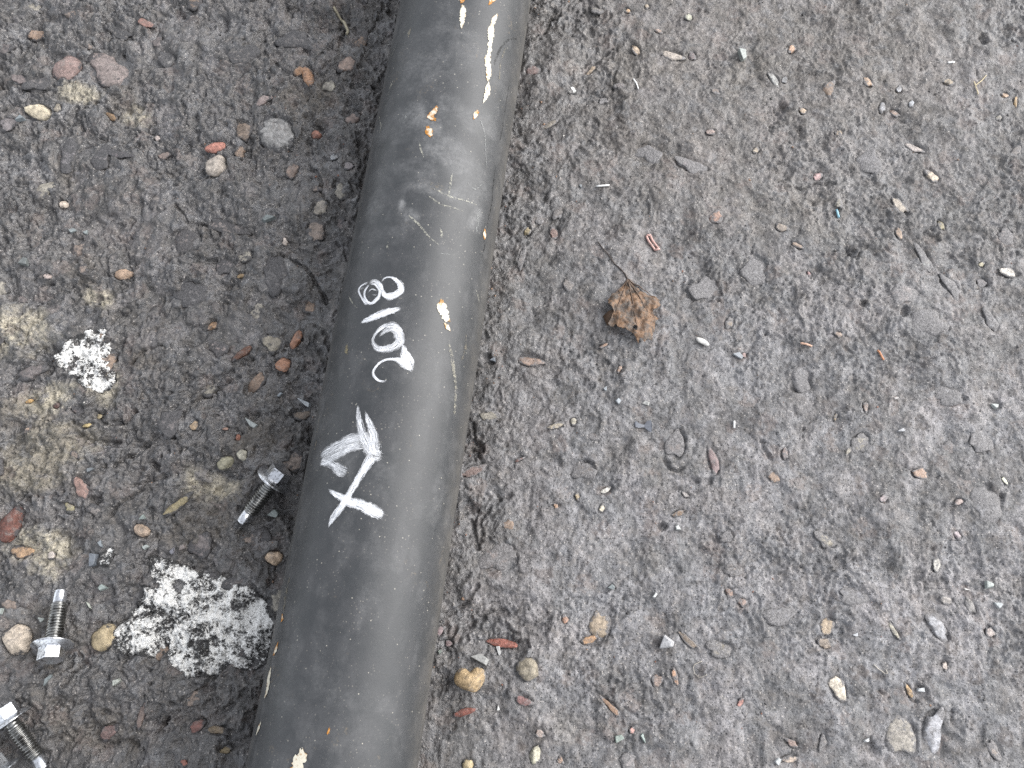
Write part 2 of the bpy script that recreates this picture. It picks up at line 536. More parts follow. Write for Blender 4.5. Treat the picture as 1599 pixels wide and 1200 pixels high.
# ------------------------------------------------------------------ stones set in the ground, read from the photograph
# x, y, length, width, angle (degrees, anticlockwise), r, g, b, kind: f flat and dusty, s stone, p proud pebble, c cement
STONES = '''
52 48 30 20 20 150 120 95 s|187 50 45 18 -30 112 106 100 f|229 38 32 16 -30 165 118 102 s|103 103 50 44 60 142 114 106 p
168 105 80 60 -50 136 120 114 s|432 206 66 54 -40 142 140 137 s|130 143 58 28 -20 168 158 132 c|28 122 32 16 -30 130 114 110 s|60 175 46 25 -15 198 182 148 p
92 172 12 20 0 150 138 118 s|14 195 30 24 30 125 116 116 s|212 185 46 34 60 168 158 136 c|172 180 26 10 -45 146 112 70 s
336 227 32 17 15 192 116 92 p|336 258 34 44 80 176 162 146 p|378 200 24 38 100 132 112 94 s|243 212 10 10 0 190 172 162 s
105 240 34 60 0 122 116 118 f|190 245 42 16 -15 122 106 110 f|252 238 20 15 0 140 120 110 s|95 315 16 13 -30 204 184 162 p
125 308 46 15 -10 164 152 122 c|190 427 32 17 5 178 144 112 p|160 468 48 28 -25 170 156 124 c|348 415 32 30 0 126 116 115 f
375 430 14 8 30 152 122 72 s|350 350 72 20 -15 126 114 108 f|10 495 26 56 0 172 162 136 c|222 565 46 22 10 132 122 100 c
330 507 12 22 60 162 122 80 s|340 543 34 30 0 142 126 120 f|380 550 40 12 40 104 66 46 p|78 435 14 11 0 172 152 142 s
285 375 46 44 0 130 117 112 f|482 122 17 36 -70 164 116 74 p|468 115 14 18 60 156 112 70 p|513 132 22 24 0 152 146 130 s
541 98 26 32 70 152 126 110 s|491 205 17 14 0 164 104 80 p|549 185 22 22 0 136 114 104 s|521 245 13 12 0 152 156 160 s
455 265 20 26 80 128 106 92 s|545 262 18 15 0 132 122 122 s|410 158 26 16 40 142 122 116 s|500 325 28 25 30 154 144 128 s
443 375 10 15 -60 200 182 166 s|424 535 34 30 0 146 136 116 s|462 527 14 38 65 170 112 74 p|440 568 26 23 0 172 116 78 p
397 598 20 48 55 132 106 84 s|472 648 28 18 10 114 98 82 s|370 682 9 12 90 156 92 62 p|352 670 11 6 0 152 112 90 s
378 710 17 17 0 176 170 148 p|349 722 32 20 35 154 148 118 p|42 625 14 8 20 194 148 62 s|85 632 12 10 0 92 56 46 p
135 664 18 7 10 188 162 92 s|150 648 10 8 0 190 170 120 s|303 665 14 18 0 172 142 102 s|127 762 22 40 -65 154 116 102 s
105 792 12 24 -25 152 142 102 s|12 822 30 62 75 112 60 44 p|10 838 14 16 60 172 96 72 p|32 862 38 20 5 178 138 92 s
80 867 17 12 -10 206 190 176 s|220 828 26 19 -30 168 142 116 p|275 790 52 15 35 154 138 92 s|330 765 46 28 -10 188 178 148 c
28 998 46 44 0 204 184 158 p|160 998 34 46 80 180 158 112 p|429 872 30 22 -10 202 170 132 p|165 1145 32 22 30 122 94 88 s
222 1118 12 42 80 124 104 94 s|305 1135 30 18 30 126 76 64 s|340 1140 32 14 -5 120 100 70 s|352 1172 22 12 10 126 108 70 s
285 1192 13 10 0 150 86 66 s|120 640 20 16 0 110 96 92 f|265 660 40 36 0 128 118 116 f|95 640 24 12 30 150 138 104 c
993 76 11 25 -60 196 166 128 s|1050 88 34 19 -20 186 170 152 s|1080 88 13 15 80 132 110 108 s|923 107 24 8 50 168 142 108 s
860 195 30 8 35 140 128 110 s|1110 207 18 10 5 180 148 132 s|1180 235 10 10 0 206 184 150 s|832 112 26 18 5 132 104 98 s
1028 50 13 8 -20 172 142 120 s|1075 28 12 15 -60 184 182 152 s|980 18 8 9 0 182 142 90 s|1010 10 8 9 60 170 150 120 s
942 155 13 15 80 146 142 140 f|1237 75 12 16 80 204 154 112 s|1355 128 10 23 -70 192 152 110 s|1381 163 10 23 80 156 156 160 s
1400 172 22 9 -45 164 132 110 s|1432 226 30 13 -30 196 180 168 s|1278 273 15 16 0 198 152 146 s|1460 272 18 26 -50 208 184 152 s
1255 172 11 10 0 212 180 140 s|1311 207 15 10 0 172 146 110 s|1405 138 10 12 0 166 168 172 s|1425 160 9 14 60 166 170 176 s
1208 125 12 28 -60 158 158 152 s|1225 125 9 15 70 142 142 142 s|1587 158 6 22 80 192 152 82 s|1560 184 10 10 0 182 172 150 s
1482 127 18 12 10 172 152 120 s|1572 147 11 9 0 202 162 120 s|1408 318 13 36 -60 186 170 148 s|1406 362 10 23 -80 180 148 116 s
1471 350 10 20 -70 168 154 108 s|1222 354 20 15 -20 160 142 122 s|1245 382 19 8 -40 170 142 116 s|1445 405 18 48 -70 152 152 148 f
1573 370 22 30 -70 170 154 146 f|1575 425 36 14 -10 216 206 190 s|1534 412 9 8 0 210 196 150 s|1410 460 42 36 0 138 128 126 f
1450 505 58 50 0 128 124 126 f|1535 440 17 16 0 152 142 142 f|1487 447 20 42 -60 146 144 146 f|1548 500 18 42 -80 142 140 142 f
1265 427 6 13 -60 182 132 126 s|1310 522 13 10 0 168 142 120 s|1117 340 26 18 30 170 126 100 s|865 365 14 20 0 138 106 94 s
823 362 16 10 60 162 142 92 s|830 563 42 18 -5 154 122 100 s|942 540 17 5 25 190 144 108 s|967 577 7 12 60 178 138 106 s
1140 503 12 20 80 152 132 106 f|1164 553 8 8 0 192 152 142 s|867 666 26 10 10 168 152 122 s|810 718 17 5 25 132 84 72 s
912 735 38 28 10 116 104 94 f|1055 693 30 48 80 132 120 116 f|1115 720 17 44 -80 144 116 114 s|902 775 8 13 80 188 162 110 s
868 790 10 8 -20 188 142 100 s|1070 773 13 8 -25 172 160 152 s|1135 838 26 14 30 134 126 124 f|1147 893 30 14 10 154 134 116 f
895 658 12 12 0 188 178 152 s|940 793 10 13 70 204 192 162 s|945 765 18 9 20 206 200 186 s|1350 636 10 17 80 170 142 124 s
1343 692 24 32 70 152 142 120 f|1438 740 28 17 0 194 152 120 s|1377 780 13 12 0 174 154 152 s|1225 708 10 22 80 168 142 132 s
1304 652 6 13 75 172 142 92 s|1567 752 6 17 -60 206 206 170 s|1495 785 15 10 20 188 162 150 s|1463 883 13 23 65 204 198 182 s
1495 835 12 13 0 184 164 166 s|1290 845 38 20 -20 164 152 126 f|1530 690 32 38 60 146 144 146 f|1540 790 52 60 0 142 140 142 f
935 980 34 54 75 172 148 114 s|921 999 26 15 20 196 142 78 s|882 968 13 12 80 186 132 94 s|955 1105 10 40 -45 164 122 84 s
1055 1058 9 26 -75 190 136 90 s|1028 1063 16 23 80 154 128 112 s|1157 1098 15 8 40 190 122 104 s|988 1142 9 11 60 190 132 116 s
836 1180 18 28 70 194 188 158 p|843 1146 17 12 -20 174 148 132 s|875 1188 10 13 0 178 138 106 s|825 1045 38 34 0 150 138 114 p
1140 925 17 12 -30 168 132 110 s|1160 940 17 14 0 162 132 116 s|1075 1000 9 44 -45 136 116 94 s|1125 1015 42 24 -10 150 138 116 f
980 1190 32 26 0 148 138 136 f|818 1095 26 16 -20 148 96 90 s|731 1195 17 18 0 190 168 116 p|785 1005 56 14 -8 160 84 62 p
740 735 42 14 25 134 106 96 s|1293 978 20 34 75 204 174 132 s|1289 1005 24 18 -30 162 142 120 s|1310 1075 24 42 -70 226 208 178 s
1464 980 24 48 -55 166 166 170 s|1405 1150 46 66 88 166 156 140 s|1457 1145 34 68 80 166 166 172 s|1421 1080 9 28 -70 194 152 84 s
1237 1160 24 10 -20 164 132 116 s|1285 1160 12 26 80 154 138 126 f|1547 988 12 17 -60 194 174 162 s|1478 938 20 14 0 172 162 152 s
1515 945 13 32 -70 154 148 142 s|1395 985 9 28 -60 194 184 156 s|1550 1170 18 32 -80 172 152 136 f|1475 1040 8 15 0 188 168 152 s
1235 1187 26 10 10 194 168 142 s|1060 802 26 8 20 142 110 76 s|1100 450 50 40 0 122 118 120 f|1180 420 40 54 80 134 132 134 f
815 405 10 40 80 150 136 126 f|700 1005 12 10 0 140 112 112 s|687 985 12 16 60 150 122 124 s|775 870 60 44 0 132 118 112 f
1010 240 44 30 20 118 114 114 f|1080 260 50 24 -10 126 116 118 f|1360 250 44 34 30 130 126 128 f|1480 620 46 30 0 132 130 132 f
1250 590 40 40 0 128 126 128 f|1220 960 50 34 15 128 126 130 f|1330 930 46 28 -20 130 128 132 f|60 130 40 30 10 104 98 96 f
300 460 50 40 20 112 108 108 f|260 90 40 24 -30 128 124 120 f|380 90 46 32 0 118 110 104 f|160 250 30 44 80 122 114 114 f
330 900 20 12 0 120 110 100 f|380 1020 24 14 0 110 98 92 f|460 60 50 40 0 104 98 96 f|430 430 44 60 70 104 100 100 f
'''
stones = []
for row in STONES.replace('\n', '|').split('|'):
    q = row.split()
    if len(q) == 9:
        v = [float(t) for t in q[:8]]
        if v[2] < v[3] and abs(v[4]) > 20:
            v[2], v[3] = v[3], v[2]
        stones.append((*v, q[8]))

# ------------------------------------------------------------------ ground height field
STEP = 0.0009
XA, XB, YA, YB = -0.49, 0.49, -0.25, 0.40


def axis_coords(a, b):
    core = np.arange(a, b + STEP / 2, STEP)
    out, d = [], STEP
    v = 0.0
    while v < 40:
        d *= 1.065 if v < 0.45 else 1.35
        v += d
        out.append(v)
    out = np.array(out)
    return np.concatenate([a - out[::-1], core, core[-1] + out]), len(out), len(core)


gx, PADX, NX = axis_coords(XA, XB)
gy, PADY, NY = axis_coords(YA, YB)
GX, GY = np.meshgrid(gx, gy)
cell = np.maximum(np.gradient(gx)[None, :], np.gradient(gy)[:, None])


def band(lam):
    """fade a wavelength out where the mesh is too coarse to carry it"""
    return np.clip(lam / (cell * 2.5) - 0.6, 0, 1)


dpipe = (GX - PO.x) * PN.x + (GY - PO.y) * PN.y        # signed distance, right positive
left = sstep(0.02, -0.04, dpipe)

wx = GX + 0.010 * fbm(GX, GY, 0.05, 3, 11) + 0.003 * fbm(GX, GY, 0.014, 2, 12)
wy = GY + 0.010 * fbm(GX, GY, 0.05, 3, 13) + 0.003 * fbm(GX, GY, 0.014, 2, 14)
right_soft = 1 - 0.14 * sstep(0.06, 0.2, dpipe)
UND = 0.0036 * fbm(GX, GY, 0.22, 2, 1) * band(0.2)
H = UND.copy()
H += (0.0046 + 0.0034 * left) * fbm(wx, wy, 0.060, 4, 2) * band(0.05)
H += (0.0028 + 0.0018 * left) * fbm(wx + 0.7, wy, 0.027, 3, 16) * band(0.025)
# broken layers of dried oily dirt: soft steps with ragged fronts
t1 = fbm(wx, wy, 0.040, 5, 3, 0.58) * 3.4
fr = t1 - np.floor(t1)
H += (0.0007 + 0.0017 * left) * (np.floor(t1) + sstep(0.66, 1.0, fr)) * band(0.03)
t2 = fbm(wx + 0.3, wy, 0.017, 4, 15, 0.6) * 2.4
fr2 = t2 - np.floor(t2)
crusty = sstep(-0.15, 0.35, fbm(GX, GY, 0.11, 3, 5) + 0.25 * left) * (1 + 0.55 * left)
H += (0.0004 + 0.0008 * crusty) * (np.floor(t2) + sstep(0.55, 1.0, fr2)) * band(0.014)
n_mid = fbm(wx, wy, 0.016, 4, 4, 0.62)
H += (0.0012 + 0.0013 * crusty) * n_mid * band(0.014)
H += (0.0007 + 0.0010 * crusty) * -np.abs(fbm(wx, wy, 0.0085, 3, 6, 0.65)) * 2 * band(0.008)
H += 0.0008 * fbm(GX, GY, 0.0040, 2, 8, 0.8) * (0.55 + crusty) * band(0.004)
H = UND + (H - UND) * right_soft
# small ragged pits
pit = fbm(wx, wy, 0.013, 4, 9, 0.65)
H -= 0.0022 * sstep(0.40, 0.66, pit) * band(0.012)


def win(x, y, r):
    i0 = max(0, np.searchsorted(gx, x - r)); i1 = min(len(gx), np.searchsorted(gx, x + r))
    j0 = max(0, np.searchsorted(gy, y - r)); j1 = min(len(gy), np.searchsorted(gy, y + r))
    return slice(j0, j1), slice(i0, i1)


PITS = [(345, 35, 16, 5), (40, 352, 17, 4), (1205, 185, 18, 4), (1222, 165, 10, 5), (1455, 365, 14, 4), (1490, 405, 18, 3),
        (1072, 447, 12, 3), (1328, 392, 12, 4), (1347, 475, 7, 5), (1412, 490, 8, 5), (1558, 780, 9, 4), (1552, 632, 12, 3),
        (968, 1068, 14, 3), (1250, 205, 9, 4), (1340, 190, 9, 3), (1575, 55, 18, 3), (1535, 60, 10, 5), (1310, 880, 10, 3),
        (1105, 752, 8, 3), (1085, 750, 9, 3), (1500, 1130, 16, 3), (1360, 1165, 12, 4), (1440, 1085, 14, 3), (790, 1000, 20, 4),
        (812, 1010, 14, 5), (1385, 870, 16, 2), (1033, 822, 7, 4), (860, 30, 10, 3), (950, 85, 10, 3), (8, 1165, 16, 4),
        (520, 30, 22, 4), (560, 120, 20, 4), (500, 210, 20, 4), (560, 290, 16, 4), (470, 470, 22, 3), (405, 640, 18, 3),
        (465, 690, 22, 3), (425, 830, 18, 3), (385, 1090, 20, 3), (210, 735, 14, 4), (235, 725, 10, 4), (150, 780, 12, 4),
        (760, 560, 10, 4), (745, 700, 12, 4), (730, 790, 14, 3), (1375, 1070, 16, 2), (950, 760, 14, 3)]
for px, py, rp, dep in PITS:
    c = at(px, py); s = scale_at(px, py); R = rp * s
    w = win(c.x, c.y, R * 2)
    dd = np.hypot(GX[w] - c.x, GY[w] - c.y) / R + 1.3 * fbm(GX[w], GY[w], 0.010, 4, 21, 0.65)
    H[w] -= dep * 0.00085 * sstep(1.15, 0.35, dd)

CRACKS = [[(172, 802), (190, 785), (215, 765), (236, 735)], [(175, 726), (205, 708), (226, 690)], [(280, 652), (300, 630), (330, 608), (362, 590)],
          [(120, 678), (150, 690), (178, 690)], [(330, 595), (362, 575), (392, 556)], [(300, 345), (345, 350), (388, 362)],
          [(273, 318), (300, 352), (312, 378)], [(174, 508), (180, 495), (198, 486)], [(200, 566), (230, 545), (258, 546)],
          [(146, 640), (160, 660), (190, 656), (205, 640)], [(850, 52), (858, 32), (872, 20)], [(915, 112), (935, 92), (955, 75)],
          [(962, 115), (960, 138)], [(750, 850), (752, 812), (768, 786), (798, 772)], [(752, 728), (742, 690), (735, 660)],
          [(735, 815), (745, 850), (765, 870)], [(1325, 388), (1336, 402), (1345, 392)], [(560, 60), (590, 30), (600, 5)],
          [(470, 120), (510, 80), (540, 40)], [(480, 250), (500, 280), (505, 320)], [(440, 400), (480, 420), (510, 470)],
          [(700, 960), (730, 940), (745, 915)], [(720, 985), (760, 960), (790, 955)], [(1190, 690), (1205, 720)],
          [(200, 760), (240, 745), (262, 738)], [(240, 1150), (262, 1120), (280, 1105)], [(270, 1100), (300, 1085), (330, 1060)],
          [(205, 1165), (180, 1158), (160, 1165), (140, 1180)], [(1240, 290), (1300, 285)], [(1040, 720), (1052, 735), (1066, 730)]]


def seg_dist(X, Y, a, b):
    ab = b - a
    L2 = ab.x ** 2 + ab.y ** 2 + 1e-12
    t = np.clip(((X - a.x) * ab.x + (Y - a.y) * ab.y) / L2, 0, 1)
    return np.hypot(X - a.x - t * ab.x, Y - a.y - t * ab.y)


for cr in CRACKS:
    P = [at(*q) for q in cr]
    c = sum(P, Vector()) / len(P)
    R = max((p - c).length for p in P) + 0.008
    w = win(c.x, c.y, R)
    X, Y = GX[w], GY[w]
    X2 = X + 0.0040 * fbm(X, Y, 0.012, 4, 31, 0.65); Y2 = Y + 0.0040 * fbm(X, Y, 0.012, 4, 32, 0.65)
    d = np.full(X.shape, 9.0)
    for a, b in zip(P[:-1], P[1:]):
        d = np.minimum(d, seg_dist(X2, Y2, a, b))
    H[w] -= (0.0036 if c.x < -0.1 else 0.0026) * sstep(0.0021, 0.0003, d + 0.0012 * fbm(X, Y, 0.015, 2, 33))

# the strip the pipe lies on is trodden flat: nothing reaches into the pipe
bed = PR - np.sqrt(np.clip(PR ** 2 - dpipe ** 2, 0, None))
near = np.abs(dpipe) < PR
H = np.where(near, np.minimum(H, bed - 0.0001), H)

# hollows for the stones, with a groove along one side of each
stone_info = []
for k, (px, py, ln, wd, ang, r, g_, b_, kd) in enumerate(stones):
    c = at(px, py); s = scale_at(px, py)
    a = math.radians(ang)
    la, wb = ln * s / 2, wd * s / 2
    if kd == 'c':
        continue
    w = win(c.x, c.y, max(la, wb) * 1.8 + 0.003)
    X, Y = GX[w] - c.x, GY[w] - c.y
    u = (X * math.cos(a) + Y * math.sin(a)) / la
    v = (-X * math.sin(a) + Y * math.cos(a)) / wb
    d = np.hypot(u, v)
    hw = H[w]
    core = hw[d < 1.0]
    hc = float(np.mean(core)) if core.size else 0.0
    rag = {'f': 0.34, 's': 0.22, 'p': 0.10}[kd] * fbm(GX[w], GY[w], 0.009, 3, 41) * 1.4
    H[w] = hw + (hc - 0.0012 - hw) * sstep(1.08, 0.90, d + rag)
    ga = rng.uniform(0, 6.28)
    side = 0.5 + 0.5 * np.cos(np.arctan2(v, u) - ga)
    ring = np.exp(-((d - 1.06) * min(la, wb) / 0.0011) ** 2)
    H[w] -= (0.0012 if kd != 'f' else 0.0009) * ring * sstep(0.35, 0.8, side)
    stone_info.append((k, c, a, la, wb, hc))

core_H = H[PADY:PADY + NY, PADX:PADX + NX]


def height(x, y):
    """ground height at x, y (bilinear, inside the dense field)"""
    fx = np.clip((np.asarray(x) - gx[PADX]) / STEP, 0, NX - 1.001)
    fy = np.clip((np.asarray(y) - gy[PADY]) / STEP, 0, NY - 1.001)
    i, j = fx.astype(int), fy.astype(int)
    u, v = fx - i, fy - j
    return (core_H[j, i] * (1 - u) + core_H[j, i + 1] * u) * (1 - v) + (core_H[j + 1, i] * (1 - u) + core_H[j + 1, i + 1] * u) * v


# ---- albedo of the ground: grey right of the pipe, oil-black and patchy left of it
def mixc(c, m, col):
    return c + (np.array(col) - c) * m[..., None]


n_a = fbm(GX, GY, 0.13, 5, 51) * band(0.07)
n_b = fbm(wx, wy, 0.035, 4, 52) * band(0.02)
alb = np.empty(GX.shape + (3,))
alb[:] = lin(88, 87, 87)
alb = mixc(alb, sstep(0.0, 0.45, n_a) * 0.7, lin(106, 105, 106))
alb = mixc(alb, sstep(0.0, -0.4, n_a) * 0.7, lin(73, 71, 69))
alb = mixc(alb, sstep(0.05, 0.3, n_b) * 0.5, lin(103, 99, 97))
n_d = fbm(wx + 1.3, wy - 0.4, 0.075, 4, 54, 0.55) * band(0.045)
alb = mixc(alb, sstep(0.06, 0.34, n_d) * 0.55, lin(66, 64, 63))
alb = mixc(alb, sstep(-0.06, -0.32, n_d) * 0.5, lin(110, 106, 105))
n_c = fbm(wx, wy, 0.021, 4, 53, 0.62) * band(0.012)
alb = mixc(alb, sstep(0.08, 0.26, n_c) * 0.4, lin(108, 106, 106))
alb = mixc(alb, sstep(-0.08, -0.28, n_c) * 0.4, lin(64, 62, 60))
# broad paler zone towards the lower right, a touch cooler
pc = at(1330, 900)
pale_zone = sstep(1.25, 0.35, np.hypot((GX - pc.x) / 0.36, (GY - pc.y) / 0.24) + 0.45 * n_a)
alb = alb * (1.06 + 0.28 * pale_zone)[..., None] * (1 + pale_zone[..., None] * np.array([-0.01, 0.0, 0.025]))
bc = at(1150, 120)
brown_zone = sstep(1.2, 0.4, np.hypot((GX - bc.x) / 0.26, (GY - bc.y) / 0.16) + 0.4 * n_a)
alb = mixc(alb, brown_zone * 0.30, lin(92, 85, 78))
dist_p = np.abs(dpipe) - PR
oil_and_pipe_band = left * (0.66 + 0.55 * n_a + 0.5 * n_b) + sstep(0.085, 0.012, dist_p) * (0.62 + 0.9 * n_b) * (0.75 + 0.4 * left)  # oily left side, plus a darker band along both sides of the pipe
oil_and_pipe_band = np.clip(oil_and_pipe_band, 0, 1)
alb = mixc(alb, oil_and_pipe_band * 0.82, lin(51, 48, 46))
alb = mixc(alb, sstep(0.10, 0.4, n_b + 0.4 * n_c) * left * 0.6, lin(94, 93, 94))  # sheen of the oily crust, painted into the albedo as pale patches
# bare sandy cement showing through the dirt
BARE = [(60, 700, 110, 60, 15), (20, 520, 45, 70, 80), (160, 590, 36, 40, 0), (70, 620, 70, 26, 20), (130, 690, 46, 30, 40), (50, 850, 60, 36, -10),
        (70, 870, 40, 46, 0), (330, 760, 60, 34, -15), (212, 180, 30, 26, 0), (130, 145, 40, 20, -15), (160, 468, 36, 20, -20),
        (225, 565, 34, 20, 0), (10, 640, 60, 30, 0), (190, 150, 30, 40, 0), (100, 265, 30, 40, 0), (45, 730, 80, 40, 0), (130, 1130, 90, 50, -20),
        (60, 1000, 70, 80, 0), (300, 830, 80, 40, 0), (130, 420, 50, 26, 20), (1170, 110, 60, 50, 0), (1240, 330, 90, 60, 0), (900, 1140, 70, 40, 0),
        (1000, 100, 120, 60, 0), (1010, 880, 40, 30, 0), (480, 150, 60, 40, 0), (400, 690, 60, 40, 0)]
for i, (px, py, a_, b_, an) in enumerate(BARE):
    c = at(px, py); s = scale_at(px, py)
    an = math.radians(an)
    w = win(c.x, c.y, max(a_, b_) * s * 2)
    X, Y = GX[w] - c.x, GY[w] - c.y
    d = np.hypot((X * math.cos(an) + Y * math.sin(an)) / (a_ * s), (-X * math.sin(an) + Y * math.cos(an)) / (b_ * s))
    d = d + 0.95 * fbm(GX[w], GY[w], 0.034, 5, 60 + i % 7, 0.62)
    m = sstep(1.05, 0.35, d) * sstep(-0.55, 0.15, fbm(GX[w], GY[w], 0.011, 4, 70 + i % 5, 0.65) + 0.1)
    if px > 850:
        col, k = lin(102, 97, 90), 0.4
    elif i in (3, 7, 8, 9, 10, 1, 2, 5, 6):
        col, k = lin(150, 143, 127), 0.9
    elif i in (0, 4, 15):
        col, k = lin(114, 108, 96), 0.8
    else:
        col, k = lin(82, 77, 71), 0.7
    alb[w] = mixc(alb[w], m * k, col)
    oil_and_pipe_band[w] *= 1 - 0.6 * m
alb *= (1 + 0.22 * fbm(GX, GY, 0.006, 2, 71) * band(0.006))[..., None]

V = np.stack([GX, GY, H], -1).reshape(-1, 3)
ny, nx = GX.shape
idx = np.arange(ny * nx).reshape(ny, nx)
F = np.stack([idx[:-1, :-1], idx[:-1, 1:], idx[1:, 1:], idx[1:, :-1]], -1).reshape(-1, 4)
ground = fast_mesh('ground', V, F, M_GROUND)
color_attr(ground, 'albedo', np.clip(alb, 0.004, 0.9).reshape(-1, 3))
float_attr(ground, 'oil', np.clip(oil_and_pipe_band, 0, 1).ravel())
ground['kind'] = 'structure'
ground['label'] = 'worn oily concrete yard with stones showing through black dirt'


# ------------------------------------------------------------------ rocks
def rock_mesh(name, seed, sub=3, rough=0.16, lam=0.9, notch=None, flat=None):
    bm = bmesh.new()
    bmesh.ops.create_icosphere(bm, subdivisions=sub, radius=1.0)
    r = np.random.default_rng(seed)
    dirs = r.normal(size=(7, 3)); dirs /= np.linalg.norm(dirs, axis=1)[:, None]
    cut = r.uniform(0.52, 0.92, 7)
    ph = r.uniform(0, 6, 9)
    for v in bm.verts:
        c = np.array(v.co)
        k = 1.0
        for dd, cc in zip(dirs, cut):                      # flattened faces
            t = c.dot(dd)
            if t > cc:
                k = min(k, 1 - (t - cc) * 0.75)
        k *= 1 + rough * (math.sin(2.1 * c[0] + ph[0]) * math.sin(2.3 * c[1] + ph[1]) + 0.6 * math.sin(4.3 * c[1] + ph[2]) * math.sin(3.9 * c[2] + ph[3]) + 0.4 * math.sin(6.1 * c[0] + ph[4] + 3 * c[1]))
        if notch:
            g = math.exp(-(((c[0] - notch[0]) / 0.34) ** 2 + ((c[1] - notch[1]) / 0.5) ** 2))
            k *= 1 - 0.5 * g
        c = c * k
        if flat:                                           # worn top, uneven outline
            a = math.atan2(c[1], c[0])
            o_ = 1 + 0.16 * math.sin(2 * a + ph[5]) + 0.13 * math.sin(3 * a + ph[6]) + 0.09 * math.sin(5 * a + ph[7]) + 0.05 * math.sin(8 * a + ph[8])
            c = c * np.array([o_, o_, 1.0])
            if c[2] > flat:
                c[2] = flat + (c[2] - flat) * 0.22
        v.co = Vector(c)
    me = bpy.data.meshes.new(name)
    bm.to_mesh(me); bm.free()
    me.polygons.foreach_set('use_smooth', [True] * len(me.polygons))
    return me


def chip_mesh(name, seed, n=11, flat=1.0):
    """angular broken piece: hull of a few points, edges a touch rounded"""
    r = np.random.default_rng(seed)
    bm = bmesh.new()
    m = r.integers(4, 6)
    ang = np.sort(r.uniform(0, 2 * np.pi, m) * 0.35 + np.arange(m) * 2 * np.pi / m)
    for zz, k in ((-1, 1.0), (1, r.uniform(0.7, 0.95))):
        for a in ang:
            rr = r.uniform(0.8, 1.05)
            bm.verts.new((math.cos(a) * rr * k, math.sin(a) * rr * k, zz * flat * r.uniform(0.75, 1.0)))
    res = bmesh.ops.convex_hull(bm, input=bm.verts)
    bmesh.ops.dissolve_limit(bm, angle_limit=0.2, verts=bm.verts, edges=bm.edges)
    bmesh.ops.bevel(bm, geom=list(bm.edges), offset=0.07, segments=1, affect='EDGES', profile=0.5)
    me = bpy.data.meshes.new(name)
    bm.to_mesh(me); bm.free()
    return me


ROCKS = [rock_mesh('stone', 100 + i, 3, 0.08 + 0.03 * (i % 4), flat=0.5) for i in range(16)]
ROUND = [rock_mesh('stone', 140 + i, 3, 0.07 + 0.03 * (i % 4)) for i in range(8)]
for m in ROCKS + ROUND:
    m.materials.append(M_STONE)
CHIPS = [chip_mesh('chip', 200 + i) for i in range(12)]
for m in CHIPS:
    m.materials.append(M_CHIP)

KSTONE = 0.80       # photographed brightness to reflectance
for k, c, a, la, wb, hc in stone_info:
    px, py, ln, wd, ang, r, g_, b_, kd = stones[k]
    o = bpy.data.objects.new('stone', ROUND[k % len(ROUND)] if kd == 'p' else ROCKS[k % len(ROCKS)])
    COL.objects.link(o)
    o.parent = ground
    small = min(la, wb)
    prot = {'f': 0.0004, 's': min(0.0012 if px < 700 else 0.0006, 0.22 * small + 0.0002), 'p': min(0.0055, 0.75 * small)}[kd]
    hz = max(small * 0.75, prot * 1.15, 0.0022) if kd != 'f' else max(small * 0.4, 0.002)
    o.scale = (la * 1.06, wb * 1.06, hz)
    o.location = (c.x, c.y, hc + prot - hz * (0.97 if kd == 'p' else 0.58))
    o.rotation_euler = (rng.uniform(-0.12, 0.12), rng.uniform(-0.12, 0.12), a + (math.pi if k % 2 else 0))
    L = np.array(lin(r, g_, b_)) * KSTONE
    sat = 0.70 if px < 600 or kd == 'p' else 0.62
    L = L * sat + L.mean() * (1 - sat)
    o.color = (*L, {'f': 0.42, 's': (0.85 if la < 0.008 else 0.90) - 0.08 * (px > 700), 'p': 1.06}[kd])

# a few more plain stones between the ones read off, and beyond the frame on every side
n_part = len(stone_info)
tries = 0
placed = [(c.x, c.y, max(la, wb)) for _, c, a, la, wb, hc in stone_info]
while n_part < 296 and tries < 4000:
    tries += 1
    x, y = rng.uniform(-0.46, 0.46), rng.uniform(-0.23, 0.38)
    if abs((x - PO.x) * PN.x + y * PN.y) < PR + 0.01:
        continue
    on_left = x < PO.x + y * math.tan(PAZ)
    if not on_left and rng.uniform() < 0.75:
        continue
    la = rng.uniform(0.004, 0.0125) if on_left else rng.uniform(0.003, 0.009)
    wb = la * rng.uniform(0.5, 0.95)
    if any((x - q[0]) ** 2 + (y - q[1]) ** 2 < (q[2] + la * 1.1) ** 2 for q in placed):
        continue
    placed.append((x, y, la))
    o = bpy.data.objects.new('stone', ROCKS[n_part % len(ROCKS)])
    COL.objects.link(o)
    o.parent = ground
    hz = wb * 0.7
    o.scale = (la, wb, hz)
    o.location = (x, y, float(height(x, y)) + 0.0008 - hz * 0.52)
    o.rotation_euler = (rng.uniform(-0.2, 0.2), rng.uniform(-0.2, 0.2), rng.uniform(0, 6.28))
    base = [(140, 126, 116), (132, 126, 122), (148, 128, 112), (120, 112, 110), (160, 154, 142)][n_part % 5]
    o.color = (*(np.array(lin(*base)) * KSTONE * 0.85), rng.uniform(0.45, 0.9))
    n_part += 1


